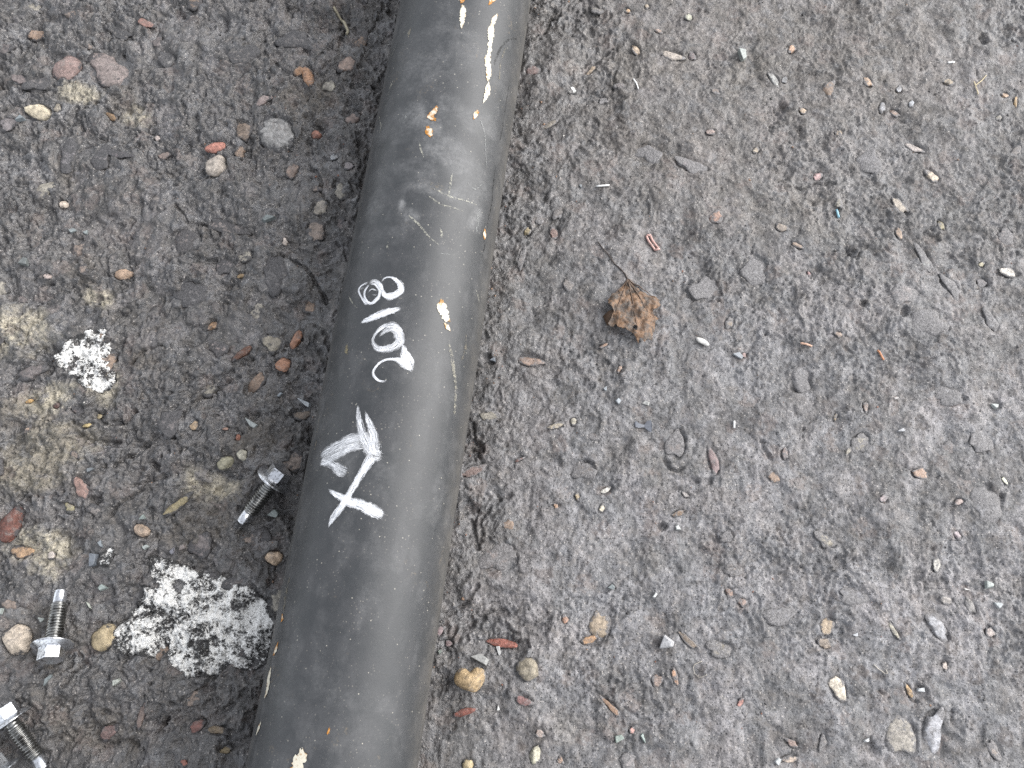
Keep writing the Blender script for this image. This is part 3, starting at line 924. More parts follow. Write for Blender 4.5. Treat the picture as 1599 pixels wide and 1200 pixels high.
# gravel crumbs and grit too small to pick apart: two joined meshes
def scatter(name, n, smin, smax, palette, weights, seed, sink, near=None, xr=(-0.62, 0.62), yr=(-0.30, 0.5)):
    r = np.random.default_rng(seed)
    x = r.uniform(*xr, n * 2); y = r.uniform(*yr, n * 2)
    if near:
        q_ = r.choice([-1.0, 1.0], n * 2) * (PR * 0.75 + np.abs(r.normal(0, near, n * 2)))
        x = PO.x + PD.x * y / PD.y + q_ / PN.x
    keep = (np.abs((x - PO.x) * PN.x + y * PN.y) > PR * 0.62)
    dens = fbm(x, y, 0.06, 3, seed)
    keep &= r.uniform(0, 1, n * 2) < 0.45 + dens
    keep &= (x > gx[PADX]) & (x < gx[PADX + NX - 1]) & (y > gy[PADY]) & (y < gy[PADY + NY - 1])
    x, y = x[keep][:n], y[keep][:n]
    n = len(x)
    base = np.array([(1, 0, 0), (-1, 0, 0), (0, 1, 0), (0, -1, 0), (0, 0, 1), (0, 0, -1)], float)
    tri = np.array([(0, 2, 4), (2, 1, 4), (1, 3, 4), (3, 0, 4), (2, 0, 5), (1, 2, 5), (3, 1, 5), (0, 3, 5)])
    sz = smin * (smax / smin) ** (r.uniform(0, 1, n) ** 2.2)
    pts = base[None] * r.uniform(0.55, 1.15, (n, 6, 1)) + r.normal(0, 0.16, (n, 6, 3))
    pts *= np.stack([np.ones(n), r.uniform(0.5, 1, n), r.uniform(0.45, 0.8, n)], -1)[:, None, :]
    a = r.uniform(0, 6.28, n)
    ca, sa = np.cos(a)[:, None], np.sin(a)[:, None]
    X = pts[..., 0] * ca - pts[..., 1] * sa
    Y = pts[..., 0] * sa + pts[..., 1] * ca
    Z = pts[..., 2] + 0.25 * pts[..., 0]
    P = np.stack([X * sz[:, None] + x[:, None], Y * sz[:, None] + y[:, None],
                  Z * sz[:, None] + (height(x, y) + sz * sink)[:, None]], -1)
    Fc = (tri[None] + 6 * np.arange(n)[:, None, None]).reshape(-1, 3)
    o = fast_mesh(name, P.reshape(-1, 3), Fc, M_GRAIN, smooth=False)
    pal = np.array([lin(*c) for c in palette]) * 0.62
    ci = r.choice(len(palette), n, p=np.array(weights) / sum(weights))
    col = pal[ci] * r.uniform(0.7, 1.25, (n, 1))
    color_attr(o, 'albedo', np.repeat(col, 6, axis=0))
    o.parent = ground
    o['kind'] = 'stuff'
    return o


PAL = [(92, 90, 90), (60, 58, 58), (128, 124, 120), (160, 130, 108), (176, 172, 166), (150, 104, 84), (214, 210, 202)]
scatter('gravel', 1500, 0.0006, 0.0019, PAL, [30, 22, 18, 10, 7, 5, 3], 301, 0.1)
scatter('gravel', 1100, 0.0005, 0.0017, PAL, [30, 30, 16, 8, 5, 4, 2], 303, 0.2, near=0.016)
scatter('grit', 15000, 0.00018, 0.0007, PAL, [34, 26, 16, 6, 7, 3, 3], 302, 0.25)


# ------------------------------------------------------------------ crusty white patches on the concrete
def inside(poly, X, Y):
    ins = np.zeros(X.shape, bool)
    n = len(poly)
    for i in range(n):
        x1, y1 = poly[i]; x2, y2 = poly[(i + 1) % n]
        cond = (y1 > Y) != (y2 > Y)
        with np.errstate(divide='ignore', invalid='ignore'):
            xi = (x2 - x1) * (Y - y1) / (y2 - y1 + 1e-15) + x1
        ins ^= cond & (X < xi)
    return ins


def white_patch(poly_px, hole, label, amp=1.0, seed=0):
    P = [at(*q) for q in poly_px]
    poly = [(p.x, p.y) for p in P]
    st_ = 0.0006
    xs = np.arange(min(p[0] for p in poly) - 0.003, max(p[0] for p in poly) + 0.003, st_)
    ys = np.arange(min(p[1] for p in poly) - 0.003, max(p[1] for p in poly) + 0.003, st_)
    X, Y = np.meshgrid(xs, ys)
    jx = X + 0.0022 * fbm(X, Y, 0.008, 3, 81 + seed); jy = Y + 0.0022 * fbm(X, Y, 0.008, 3, 82 + seed)
    ins = inside(poly, jx, jy)
    nz = fbm(X, Y, 0.016, 5, 83 + seed, 0.6)
    fine = fbm(X, Y, 0.005, 3, 84 + seed, 0.65)
    ins &= (nz + 0.35 * fine) > hole
    Z = height(X, Y) + 0.0005 + amp * (0.0020 * np.clip(nz + 0.3, 0, 1) + 0.0018 * np.clip(fine + 0.15, 0, 1) + 0.0006 * fbm(X, Y, 0.0024, 2, 85 + seed))
    soft = ins.astype(float)
    for _ in range(3):                                     # how far inside the rim, about 4 mm deep
        acc = np.zeros_like(soft)
        for d_ in range(-3, 4):
            acc += np.roll(soft, d_, 0)
        soft = acc / 7
        acc = np.zeros_like(soft)
        for d_ in range(-3, 4):
            acc += np.roll(soft, d_, 1)
        soft = acc / 7
    Z -= 0.0011 * amp * sstep(0.95, 0.4, soft)
    use = ins[:-1, :-1] & ins[1:, :-1] & ins[:-1, 1:] & ins[1:, 1:]
    n_, m_ = X.shape
    id_ = np.arange(n_ * m_).reshape(n_, m_)
    Q = np.stack([id_[:-1, :-1], id_[:-1, 1:], id_[1:, 1:], id_[1:, :-1]], -1)[use]
    used, inv = np.unique(Q, return_inverse=True)
    Vp = np.stack([X, Y, Z], -1).reshape(-1, 3)[used]
    o = fast_mesh('paint_patch', Vp, inv.reshape(-1, 4), M_WHITE)
    float_attr(o, 'rim', soft.ravel()[used])
    o.parent = ground
    o['label'] = label
    return o


big = [(360, 130), (440, 140), (560, 180), (690, 230), (760, 270), (860, 250), (960, 310), (1080, 360), (1200, 400), (1270, 480), (1300, 600), (1340, 640),
       (1330, 760), (1300, 860), (1280, 980), (1190, 1040), (1070, 1045), (980, 1000), (900, 1095), (800, 1085), (640, 1095), (560, 1020), (460, 965),
       (340, 935), (230, 925), (170, 945), (110, 900), (40, 790), (90, 660), (190, 630), (210, 540), (300, 450), (300, 350), (370, 330), (345, 240), (330, 160)]
white_patch([(160 + x / 5, 840 + y / 5) for x, y in big], -0.40, 'large crusty white patch reaching from a tan pebble to the pipe', 1.4, 0)
pt2 = [(600, 260), (810, 260), (850, 470), (810, 590), (890, 700), (910, 830), (850, 950), (720, 1000), (560, 960), (450, 880), (330, 770), (220, 690), (140, 600),
       (250, 500), (350, 380), (470, 330), (560, 320)]
white_patch([(60 + x / 7.5, 480 + y / 7.5) for x, y in pt2], -0.38, 'ragged white patch on tan cement near the picture edge', 1.2, 5)
pt3 = [(160, 862), (178, 852), (188, 864), (184, 880), (170, 888), (156, 886)]
white_patch(pt3, -0.35, 'small white patch beside grey chips', 1.0, 9)
ring = [(405, 180), (425, 178), (448, 190), (462, 215), (456, 236), (438, 228), (420, 214), (404, 200)]
white_patch(ring, -0.06, 'faint broken ring of white paint', 0.6, 13)
white_patch([(884, 132), (900, 134), (906, 150), (898, 160), (886, 150)], 0.1, 'faint white paint flecks by the pipe', 0.6, 17)


# ------------------------------------------------------------------ the pipe
SA, SB = -0.62, 1.05
NS, NTH = 520, 220
s_ = np.linspace(SA, SB, NS)
th = np.linspace(0, 2 * np.pi, NTH, endpoint=False)      # 0 = crown, positive to the right
TH, SS = np.meshgrid(th, s_)


def on_pipe(px, py):
    """angle round the pipe and distance along it where the photo shows this point of the pipe"""
    d = ray(px, py)
    o = CAM - PO
    a = d - PD * d.dot(PD)
    b = o - PD * o.dot(PD)
    A, B, C = a.dot(a), 2 * a.dot(b), b.dot(b) - PR ** 2
    disc = B * B - 4 * A * C
    t = (-B - math.sqrt(max(disc, 0))) / (2 * A)
    p = o + d * t
    return math.atan2(p.dot(PN), p.z), p.dot(PD)


def pipe_pt(theta, s, off=0.0):
    r = PR + off
    return (math.sin(theta) * r, s, math.cos(theta) * r)


pipe = empty('steel_pipe', (PO.x, PO.y, PO.z))
pipe.rotation_euler = (0, 0, -PAZ)
tag(pipe, 'long black steel tube with white hand-painted marks lying on the ground', 'pipe')
dent = 0.00025 * fbm(TH * PR, SS, 0.09, 3, 91)
Rr = PR + dent - 0.0002
outer = np.stack([np.sin(TH) * Rr, SS, np.cos(TH) * Rr], -1).reshape(-1, 3)
Ri = PR - 0.0035
inner = np.stack([np.sin(TH) * Ri, SS, np.cos(TH) * Ri], -1).reshape(-1, 3)
idp = np.arange(NS * NTH).reshape(NS, NTH)
nxt = np.roll(idp, -1, axis=1)
Fo = np.stack([idp[:-1], idp[1:], nxt[1:], nxt[:-1]], -1).reshape(-1, 4)
Fi = (Fo + NS * NTH)[:, ::-1]
e0 = np.stack([idp[0], nxt[0], nxt[0] + NS * NTH, idp[0] + NS * NTH], -1)
e1 = np.stack([nxt[-1], idp[-1], idp[-1] + NS * NTH, nxt[-1] + NS * NTH], -1)
tube = fast_mesh('tube', np.concatenate([outer, inner]), np.concatenate([Fo, Fi, e0, e1]), M_PIPE)
tube.parent = pipe
# dust film: where the photograph shows grey scuffing
DUST = [(650, 190, 70, 40, 0.40), (720, 180, 80, 30, 0.30), (700, 235, 50, 40, 0.38), (640, 332, 16, 14, 0.55), (690, 300, 60, 14, 0.45), (742, 345, 22, 30, 0.55),
        (590, 310, 24, 50, 0.35), (660, 110, 60, 50, 0.25), (610, 45, 30, 50, 0.22), (700, 60, 90, 60, 0.2), (600, 200, 40, 30, 0.2), (735, 300, 40, 60, 0.25),
        (628, 322, 9, 16, 0.6), (560, 420, 50, 60, 0.10), (690, 530, 60, 120, 0.07), (560, 1150, 60, 40, 0.10), (575, 1100, 50, 14, 0.14), (480, 1150, 40, 40, 0.1),
        (640, 265, 90, 20, 0.22)]
tw = (TH + np.pi) % (2 * np.pi) - np.pi
dust = 0.03 + 0.075 * sstep(0.0, 0.45, fbm(tw * PR, SS, 0.07, 5, 96, 0.6)) + 0.06 * sstep(0.18, 0.3, np.abs(fbm(tw * PR * 2.5, SS, 0.05, 3, 97))) 
for px, py, a_, b_, k in DUST:
    t0, s0 = on_pipe(px, py)
    d = np.hypot((tw - t0) * PR / (a_ * 0.00046), (SS - s0) / (b_ * 0.00052))
    d += 0.9 * fbm(tw * PR, SS, 0.03, 4, 95)
    dust = np.maximum(dust, 0.75 * k * sstep(1.25, 0.35, d))
flank = sstep(0.95, 1.55, np.abs(tw)) * 0.5
float_attr(tube, 'dust', np.concatenate([dust.ravel(), np.zeros(NS * NTH)]))
float_attr(tube, 'flank', np.concatenate([flank.ravel(), np.ones(NS * NTH)]))


def ribbons(name, strokes, mat, off0, color=None, ragged=0.12, cover=0.2, nw=7, label=None):
    """strokes on the pipe wall: each a list of (photo x, photo y, width in photo px)"""
    verts, faces, uvs, cov = [], [], [], []
    for si, stt in enumerate(strokes):
        pts = []
        for x, y, w in stt:
            t, s = on_pipe(x, y)
            pts.append((t * PR, s, w))
        # smooth path by Catmull-Rom
        P = np.array(pts)
        n = len(P)
        path = []
        for i in range(n - 1):
            p0, p1, p2, p3 = P[max(i - 1, 0)], P[i], P[i + 1], P[min(i + 2, n - 1)]
            m = max(3, int(np.hypot(*(p2 - p1)[:2]) / 0.0007))
            for t in np.arange(m) / m:
                path.append(0.5 * (2 * p1 + (p2 - p0) * t + (2 * p0 - 5 * p1 + 4 * p2 - p3) * t * t + (3 * p1 - p0 - 3 * p2 + p3) * t ** 3))
        path.append(P[-1])
        path = np.array(path)
        tan = np.gradient(path[:, :2], axis=0)
        tan /= np.linalg.norm(tan, axis=1)[:, None] + 1e-12
        nor = np.stack([-tan[:, 1], tan[:, 0]], -1)
        arc = np.concatenate([[0], np.cumsum(np.linalg.norm(np.diff(path[:, :2], axis=0), axis=1))])
        pxs = 0.00046
        r = np.random.default_rng(si + 5 + len(strokes))
        jl = 1 + ragged * (gnoise(arc * 700 + si * 7.7, arc * 0 + 0.5, 3) * 2.2)
        jr = 1 + ragged * (gnoise(arc * 700 + si * 3.3, arc * 0 + 4.5, 4) * 2.2)
        base = len(verts)
        endj = r.normal(0, 0.0006, nw)
        off = off0 + 0.00003 * si
        for i in range(len(path)):
            hw = max(path[i, 2], 0.6) * pxs / 2 * (1.1 if mat is M_MARK else 1.0)
            for j in range(nw):
                v = j / (nw - 1) * 2 - 1
                q = path[i, :2] + nor[i] * v * hw * (jl[i] if v < 0 else jr[i])
                if i == 0:
                    q = q - tan[i] * abs(endj[j])
                if i == len(path) - 1:
                    q = q + tan[i] * abs(endj[j])
                verts.append(pipe_pt(q[0] / PR, q[1], off))
                uvs.append((arc[i] * 1000 / 3 + si * 9.1, v * hw * 1000 / 1.6 + si * 5.3))
                e = min(i, len(path) - 1 - i) * 0.0007
                cov.append(cover - 0.17 * abs(v) ** 4 - 0.25 * math.exp(-e / 0.0015) + (stt[0][2] < 0))
        for i in range(len(path) - 1):
            for j in range(nw - 1):
                a = base + i * nw + j
                faces.append((a, a + nw, a + nw + 1, a + 1))
    o = mesh_obj(name, verts, faces, mat, pipe)
    uvl = o.data.uv_layers.new(name='UVMap')
    vi = np.empty(len(o.data.loops), dtype=np.int32)
    o.data.loops.foreach_get('vertex_index', vi)
    uvl.data.foreach_set('uv', np.array(uvs, dtype=np.float32)[vi].ravel())
    float_attr(o, 'cover', cov)
    if color is not None:
        o.color = (*color, 1)
    if label:
        o['label'] = label
    return o


def zs(pts, ox, oy, k, wk=None):
    wk = wk or k
    return [(ox + x / k, oy + y / k, w / wk) for x, y, w in pts]


K8 = 11.42
ribbons('painted_digit', [
    zs([(640, 230, 45), (700, 165, 30), (800, 152, 34), (900, 205, 70), (975, 290, 105), (978, 380, 120), (905, 452, 125), (800, 490, 130), (700, 475, 90), (655, 380, 50), (640, 250, 40)], 540, 420, K8),
    zs([(430, 275, 45), (540, 285, 50), (610, 400, 62), (560, 545, 70), (440, 620, 60), (350, 540, 46), (340, 410, 40), (420, 280, 40)], 540, 420, K8),
    zs([(400, 250, 34), (280, 305, 34), (232, 395, 36), (290, 520, 40), (370, 630, 50), (420, 610, 30)], 540, 420, K8),
    zs([(245, 365, 24), (330, 345, 26)], 540, 420, K8),
    zs([(430, 240, 50), (530, 220, 60), (620, 300, 70), (650, 400, 55)], 540, 420, K8),
    zs([(400, 430, 20), (470, 370, 26), (560, 400, 20)], 540, 420, K8),
    zs([(470, 455, 18), (530, 472, 20), (570, 450, 14)], 540, 420, K8),
], M_MARK, 0.00012, cover=0.32, label='white hand-painted digit 8')
ribbons('painted_digit', [zs([(270, 965, 50), (400, 905, 100), (560, 838, 125), (700, 785, 125), (820, 752, 105), (975, 712, 70)], 540, 420, K8)], M_MARK, 0.00012, cover=0.34, label='white hand-painted digit 1')
ribbons('painted_digit', [
    zs([(520, 310, 40), (600, 235, 70), (690, 190, 90), (785, 215, 140), (835, 310, 150), (825, 400, 140), (740, 470, 125), (600, 505, 105), (490, 490, 90), (430, 400, 56), (445, 300, 46), (520, 205, 56), (640, 135, 80), (745, 125, 80), (835, 195, 70), (880, 310, 60), (885, 430, 50)], 540, 495, 10),
], M_MARK, 0.00012, cover=0.27, label='white hand-painted digit 0')
ribbons('painted_digit', [
    zs([(885, 425, 50), (910, 520, 90), (935, 620, 150), (975, 720, 150), (1010, 800, 110), (1035, 865, 40)], 540, 495, 10),
    zs([(1030, 850, 40), (950, 770, 110), (860, 690, 110), (770, 665, 60), (690, 662, 40), (600, 680, 36), (500, 750, 36), (432, 850, 36), (440, 925, 36), (505, 990, 36), (590, 1010, 36), (662, 985, 16)], 540, 495, 10),
    zs([(900, 470, 30), (960, 560, 34), (1040, 680, 40), (1062, 760, 20)], 540, 495, 10),
], M_MARK, 0.00012, cover=0.30, label='white hand-painted digit 2')
K6 = 5.456
ribbons('painted_mark', [
    zs([(430, 70, 18), (440, 190, 50), (468, 310, 70), (515, 420, 90), (555, 505, 100)], 480, 620, K6),
    zs([(490, 125, 18), (528, 225, 50), (560, 330, 75), (570, 430, 90), (590, 510, 100)], 480, 620, K6),
    zs([(480, 345, 100), (350, 375, 92), (240, 430, 90), (150, 480, 80), (110, 515, 40)], 480, 620, K6),
    zs([(490, 415, 60), (360, 440, 66), (260, 495, 70), (160, 545, 70), (110, 565, 50)], 480, 620, K6),
    zs([(110, 560, 60), (190, 570, 60), (270, 620, 90), (340, 655, 70)], 480, 620, K6),
    zs([(545, 500, 90), (600, 505, 95), (640, 520, 60)], 480, 620, K6),
], M_MARK, 0.00012, cover=0.27, label='white hand-painted digit 4')
ribbons('painted_mark', [
    zs([(560, 500, 80), (480, 625, 58), (410, 740, 52), (340, 860, 50), (285, 945, 56), (220, 1035, 50), (180, 1112, 8)], 480, 620, K6),
    zs([(185, 795, 24), (255, 838, 44), (345, 888, 66), (450, 920, 78), (560, 972, 88), (650, 1015, 66)], 480, 620, K6),
], M_MARK, 0.00030, cover=0.32, label='white hand-painted letter X')

ORG = np.array(lin(176, 120, 48)) * 0.75
BRN = np.array(lin(150, 112, 58)) * 0.9
FLK = [([(724, -4, 4), (722, 2, 6), (721, 4, 2)], ORG), ([(723, 10, 4), (724, 18, 8), (722, 28, 8), (721, 36, 6), (721, 43, 2)], BRN),
       ([(774, -3, 5), (768, 2, 6), (764, 7, 2)], ORG), ([(776, 24, 3), (771, 33, 7), (768, 40, 4)], BRN),
       ([(769, 40, 5), (767, 52, 11), (765, 66, 7), (764, 80, 8), (761, 95, 9), (763, 110, 10), (762, 125, 5)], BRN),
       ([(763, 130, 3), (762, 142, 9), (757, 154, 5), (755, 160, 1)], BRN), ([(682, 168, 4), (678, 176, 7), (672, 183, 9), (679, 187, 4)], ORG),
       ([(668, 199, 5), (671, 206, 10), (673, 212, 5)], ORG), ([(746, 175, 5), (743, 180, 6), (741, 185, 3)], ORG),
       ([(690, 470, 5), (691, 478, 13), (694, 490, 13), (697, 498, 10), (701, 501, 4)], BRN), ([(695, 506, 3), (699, 511, 6), (702, 515, 2)], BRN),
       ([(757, 360, 4), (757, 367, 7), (757, 372, 4)], ORG), ([(471, 1172, 5), (472, 1182, 12), (466, 1192, 14), (462, 1202, 12)], BRN),
       ([(441, 961, 3), (441, 967, 5), (440, 970, 2)], ORG), ([(434, 1005, 2), (431, 1015, 6), (428, 1022, 3)], ORG),
       ([(423, 1045, 3), (420, 1060, 8), (418, 1075, 7), (414, 1088, 3)], BRN), ([(514, 1140, 2), (513, 1144, 3)], ORG), ([(407, 1130, 2), (404, 1138, 5), (401, 1146, 2)], BRN)]
for i, (stt, colr) in enumerate(FLK):
    ribbons('paint_chip', [stt], M_FLAKE, 0.00014, color=colr, ragged=0.45, cover=-0.12 if colr is ORG else 0.13)

GRY, PALE, DRK = np.array(lin(150, 152, 150)), np.array(lin(188, 186, 172)), np.array(lin(30, 31, 32))
SCR = [([(702, 540, 3), (706, 560, 6), (709, 585, 6), (712, 605, 6), (711, 622, 4), (710, 644, 5)], np.array(lin(164, 160, 146))),
       ([(640, 338, 2), (655, 352, 3), (668, 368, 2), (684, 382, 1.5)], PALE), ([(672, 308, 2), (690, 320, 2.5), (706, 324, 2), (722, 330, 1.5)], PALE),
       ([(680, 296, 1.5), (705, 308, 2.5), (728, 314, 2), (744, 320, 1.5)], PALE), ([(706, 274, 2), (703, 290, 3), (701, 302, 2)], PALE),
       ([(751, 190, 1.5), (757, 210, 2), (758, 235, 1.5), (760, 260, 1)], GRY), ([(655, 224, 1.5), (658, 236, 2.5), (661, 244, 1)], PALE),
       ([(592, 182, 1), (595, 196, 2), (593, 206, 1.5)], PALE), ([(641, 45, 3), (639, 52, 5), (638, 58, 1)], np.array(lin(168, 160, 140))),
       ([(613, 128, 2), (610, 136, 4), (608, 142, 1)], PALE), ([(617, 75, 1), (613, 85, 2.5)], PALE), ([(790, 75, 2), (784, 90, 2), (781, 105, 3), (780, 122, 3)], np.array(lin(132, 126, 112))),
       ([(748, 330, 2), (746, 345, 5), (744, 362, 4)], GRY), ([(732, 288, 1.5), (742, 296, 2), (752, 288, 1)], GRY), ([(545, 463, 1.5), (551, 474, 1.5), (556, 480, 1)], PALE),
       ([(499, 650, 1.5), (497, 665, 2), (494, 680, 1)], np.array(lin(150, 138, 118))), ([(495, 685, 1), (492, 700, 2)], np.array(lin(150, 138, 118))),
       ([(542, 538, 3), (541, 546, 7), (542, 552, 3)], np.array(lin(158, 146, 112))), ([(688, 358, 1), (690, 366, 3), (689, 372, 1)], PALE), ([(606, 380, 1), (605, 386, 2.5)], PALE),
       ([(690, 396, 2), (700, 397, 1.5)], GRY), ([(728, 525, 2), (727, 545, 6), (722, 560, 3)], np.array(lin(122, 116, 104))),
       ([(452, 905, 4), (446, 930, 7), (443, 955, 4)], np.array(lin(120, 114, 100))), ([(744, 455, 1.5), (748, 470, 2)], PALE), ([(630, 180, 3), (634, 184, 3), (632, 188, 2)], GRY)]
for stt, colr in SCR:
    ribbons('scratch', [stt], M_SCR, 0.00008, color=colr * 0.8, ragged=0.4, cover=0.3, nw=5)
for stt in ([(797, 123, 1.5), (790, 165, 2), (784, 205, 2), (780, 222, 1.5)], [(774, 262, 1.5), (770, 292, 3), (768, 318, 2.5), (763, 340, 3), (761, 360, 1.5)], [(756, 372, 1.5), (757, 385, 2), (752, 402, 3)],
            [(806, 61, 2), (795, 62, 3), (784, 72, 4), (776, 88, 4), (772, 102, 2)]):
    ribbons('scratch', [stt], M_SCR, 0.00008, color=DRK, ragged=0.4, cover=0.3, nw=5)


# ------------------------------------------------------------------ bolts
M_ST = mat_steel('zinc_steel', lin(206, 208, 212), 0.2)
M_ST2 = mat_steel('threaded_steel', lin(142, 142, 140), 0.2)


def lathe(prof, n=40):
    V, F = [], []
    for x, r in prof:
        for i in range(n):
            a = 2 * math.pi * i / n
            V.append((x, r * math.cos(a), r * math.sin(a)))
    for k in range(len(prof) - 1):
        for i in range(n):
            j = (i + 1) % n
            F.append((k * n + i, k * n + j, (k + 1) * n + j, (k + 1) * n + i))
    F.append(tuple(range(n))[::-1])
    F.append(tuple((len(prof) - 1) * n + i for i in range(n)))
    return V, F


def build_bolt():
    """lies along +x, the washer face of the flange at x = 0, head towards -x"""
    root = empty('flange_bolt')
    mm = 0.001
    # thread: a true helix, radius follows a V along the axis
    V, F = [], []
    n, pitch, x0, x1 = 36, 2.1 * mm, 3.6 * mm, 29.5 * mm
    m = int((x1 - x0) / pitch * 8)
    for k in range(m + 1):
        x = x0 + (x1 - x0) * k / m
        for i in range(n):
            a = 2 * math.pi * i / n
            ph = ((x / pitch) - i / n) % 1.0
            tri = 1 - abs(2 * ph - 1)
            fade = min(1, (x - x0) / (2 * mm), (x1 - x) / (1.5 * mm))
            r = 4.5 * mm + 1.25 * mm * min(1, tri * 1.3) * max(fade, 0.0)
            V.append((x, r * math.cos(a), r * math.sin(a)))
    for k in range(m):
        for i in range(n):
            j = (i + 1) % n
            F.append((k * n + i, k * n + j, (k + 1) * n + j, (k + 1) * n + i))
    VT, FT = V, F
    V, F = lathe([(-0.2 * mm, 4.45 * mm), (3.7 * mm, 4.45 * mm)])
    shank = mesh_obj('shank', V, F, M_ST2, root)
    mesh_obj('thread', VT, FT, M_ST2, shank)
    V, F = lathe([(29.3 * mm, 4.45 * mm), (38.3 * mm, 4.42 * mm), (38.5 * mm, 4.4 * mm), (39.05 * mm, 4.05 * mm), (39.1 * mm, 3.95 * mm), (39.12 * mm, 3.8 * mm)])
    mesh_obj('pilot_tip', V, F, M_ST, shank)
    V, F = lathe([(-3.6 * mm, 8.8 * mm), (-2.9 * mm, 10.2 * mm), (-1.5 * mm, 13.2 * mm), (-1.0 * mm, 13.8 * mm), (-0.2 * mm, 13.8 * mm), (0.0, 13.4 * mm)], 56)
    mesh_obj('flange', V, F, M_ST, root)
    bm = bmesh.new()
    R = 8.7 * mm
    lo = [bm.verts.new((-2.6 * mm, R * math.cos(math.radians(60 * i + 12)), R * math.sin(math.radians(60 * i + 12)))) for i in range(6)]
    hi = [bm.verts.new((-11.6 * mm, R * math.cos(math.radians(60 * i + 12)), R * math.sin(math.radians(60 * i + 12)))) for i in range(6)]
    for i in range(6):
        bm.faces.new((lo[i], hi[i], hi[(i + 1) % 6], lo[(i + 1) % 6]))
    bm.faces.new(hi); bm.faces.new(lo[::-1])
    bmesh.ops.recalc_face_normals(bm, faces=bm.faces)
    bmesh.ops.bevel(bm, geom=[e for e in bm.edges], offset=0.7 * mm, segments=2, affect='EDGES', profile=0.6)
    me = bpy.data.meshes.new('hex_head')
    bm.to_mesh(me); bm.free()
    me.materials.append(M_ST)
    h = bpy.data.objects.new('hex_head', me)
    COL.objects.link(h); h.parent = root
    return root


def copy_tree(o, parent=None):
    c = o.copy()
    COL.objects.link(c)
    c.parent = parent
    for ch in [q for q in bpy.data.objects if q.parent == o]:
        copy_tree(ch, c)
    return c


def lay_bolt(b, flange_px, tip_px, roll, label):
    """flange rim and tip both rest on the ground"""
    pf, pt = at(*flange_px, 0.010), at(*tip_px, 0.004)
    az = math.atan2(pt.y - pf.y, pt.x - pf.x)
    dx = Vector((math.cos(az), math.sin(az)))
    ux = np.linspace(-0.004, 0.004, 9)
    gz = max(float(height(pf.x - dx.y * q, pf.y + dx.x * q)) for q in ux)
    tz = max(float(height(pf.x + dx.x * q, pf.y + dx.y * q)) for q in (0.034, 0.036, 0.0385))
    zf, zt = gz + 0.0135, tz + 0.0043
    pitch = math.asin(max(-0.5, min(0.5, (zf - zt) / 0.0385)))
    b.location = (pf.x, pf.y, zf)
    b.rotation_mode = 'QUATERNION'
    q = Matrix.Rotation(az, 3, 'Z') @ Matrix.Rotation(pitch, 3, 'Y') @ Matrix.Rotation(roll, 3, 'X')
    b.rotation_quaternion = q.to_quaternion()
    tag(b, label, 'bolt', 'loose flange bolts left of the pipe')


bolt0 = build_bolt()
lay_bolt(bolt0, (91, 1006), (96, 917), math.radians(20), 'shiny flange bolt lying between a round pale pebble and the large white patch')
b1 = copy_tree(bolt0)
lay_bolt(b1, (428, 753), (380, 810), math.radians(35), 'darker flange bolt close against the side of the black tube')
b2 = copy_tree(bolt0)
lay_bolt(b2, (23, 1126), (70, 1203), math.radians(8), 'shiny flange bolt cut by the bottom edge, its head in the corner')
b3 = copy_tree(bolt0)
lay_bolt(b3, (8, 1207), (58, 1284), math.radians(40), 'flange bolt of which only the head shows in the bottom corner')


# ------------------------------------------------------------------ the dead leaf
def leaf_pt(zx, zy):
    return at(920 + zx / 7.057, 380 + zy / 7.057, 0.004)


LO = [(430, 395), (385, 460), (325, 530), (245, 580), (200, 640), (212, 668), (196, 690), (210, 715), (245, 735), (258, 775), (248, 830), (215, 872), (202, 910), (228, 942), (262, 945), (275, 905),
      (310, 945), (385, 972), (470, 1012), (515, 1070), (540, 1112), (556, 1060), (600, 1105), (640, 1060), (690, 1085), (706, 1010), (728, 930), (722, 880), (758, 828), (708, 790), (690, 745), (740, 730),
      (782, 690), (770, 650), (790, 615), (745, 580), (640, 560), (560, 522), (490, 455)]
lp = [leaf_pt(*q) for q in LO]
lc = leaf_pt(490, 760)
bx = [p.x for p in lp]; by = [p.y for p in lp]
pts2, edges2 = [], []
dense = []
for i in range(len(lp)):
    a, b = lp[i], lp[(i + 1) % len(lp)]
    m = max(1, int((b - a).length / 0.0014))
    for k in range(m):
        dense.append(a.lerp(b, k / m) + Vector((random.uniform(-1, 1), random.uniform(-1, 1), 0)) * 0.00055)
for p in dense:
    pts2.append(Vector((p.x, p.y)))
nb = len(dense)
edges2 = [(i, (i + 1) % nb) for i in range(nb)]
hole_c = leaf_pt(500, 957)
hole = [Vector((hole_c.x + 0.0019 * math.cos(a) * (1 + 0.25 * math.sin(3 * a)), hole_c.y + 0.0024 * math.sin(a))) for a in np.linspace(0, 2 * np.pi, 12, endpoint=False)]
h0 = len(pts2)
pts2 += hole
edges2 += [(h0 + i, h0 + (i + 1) % 12) for i in range(12)]
poly = [(p.x, p.y) for p in dense]
hp = [(p.x, p.y) for p in hole]
qx, qy = np.meshgrid(np.arange(min(bx), max(bx), 0.0009), np.arange(min(by), max(by), 0.0009))
qx = (qx + rng.uniform(-0.0002, 0.0002, qx.shape)).ravel(); qy = (qy + rng.uniform(-0.0002, 0.0002, qy.shape)).ravel()
kq = inside(poly, qx, qy) & ~inside(hp, qx, qy)
pts2 += [Vector((a, b)) for a, b in zip(qx[kq], qy[kq])]
rv, re_, rf, _, _, _ = delaunay_2d_cdt(pts2, edges2, [], 0, 1e-6)
rx, ry = np.array([v.x for v in rv]), np.array([v.y for v in rv])
cen = np.array([(rx[list(f)].mean(), ry[list(f)].mean()) for f in rf])
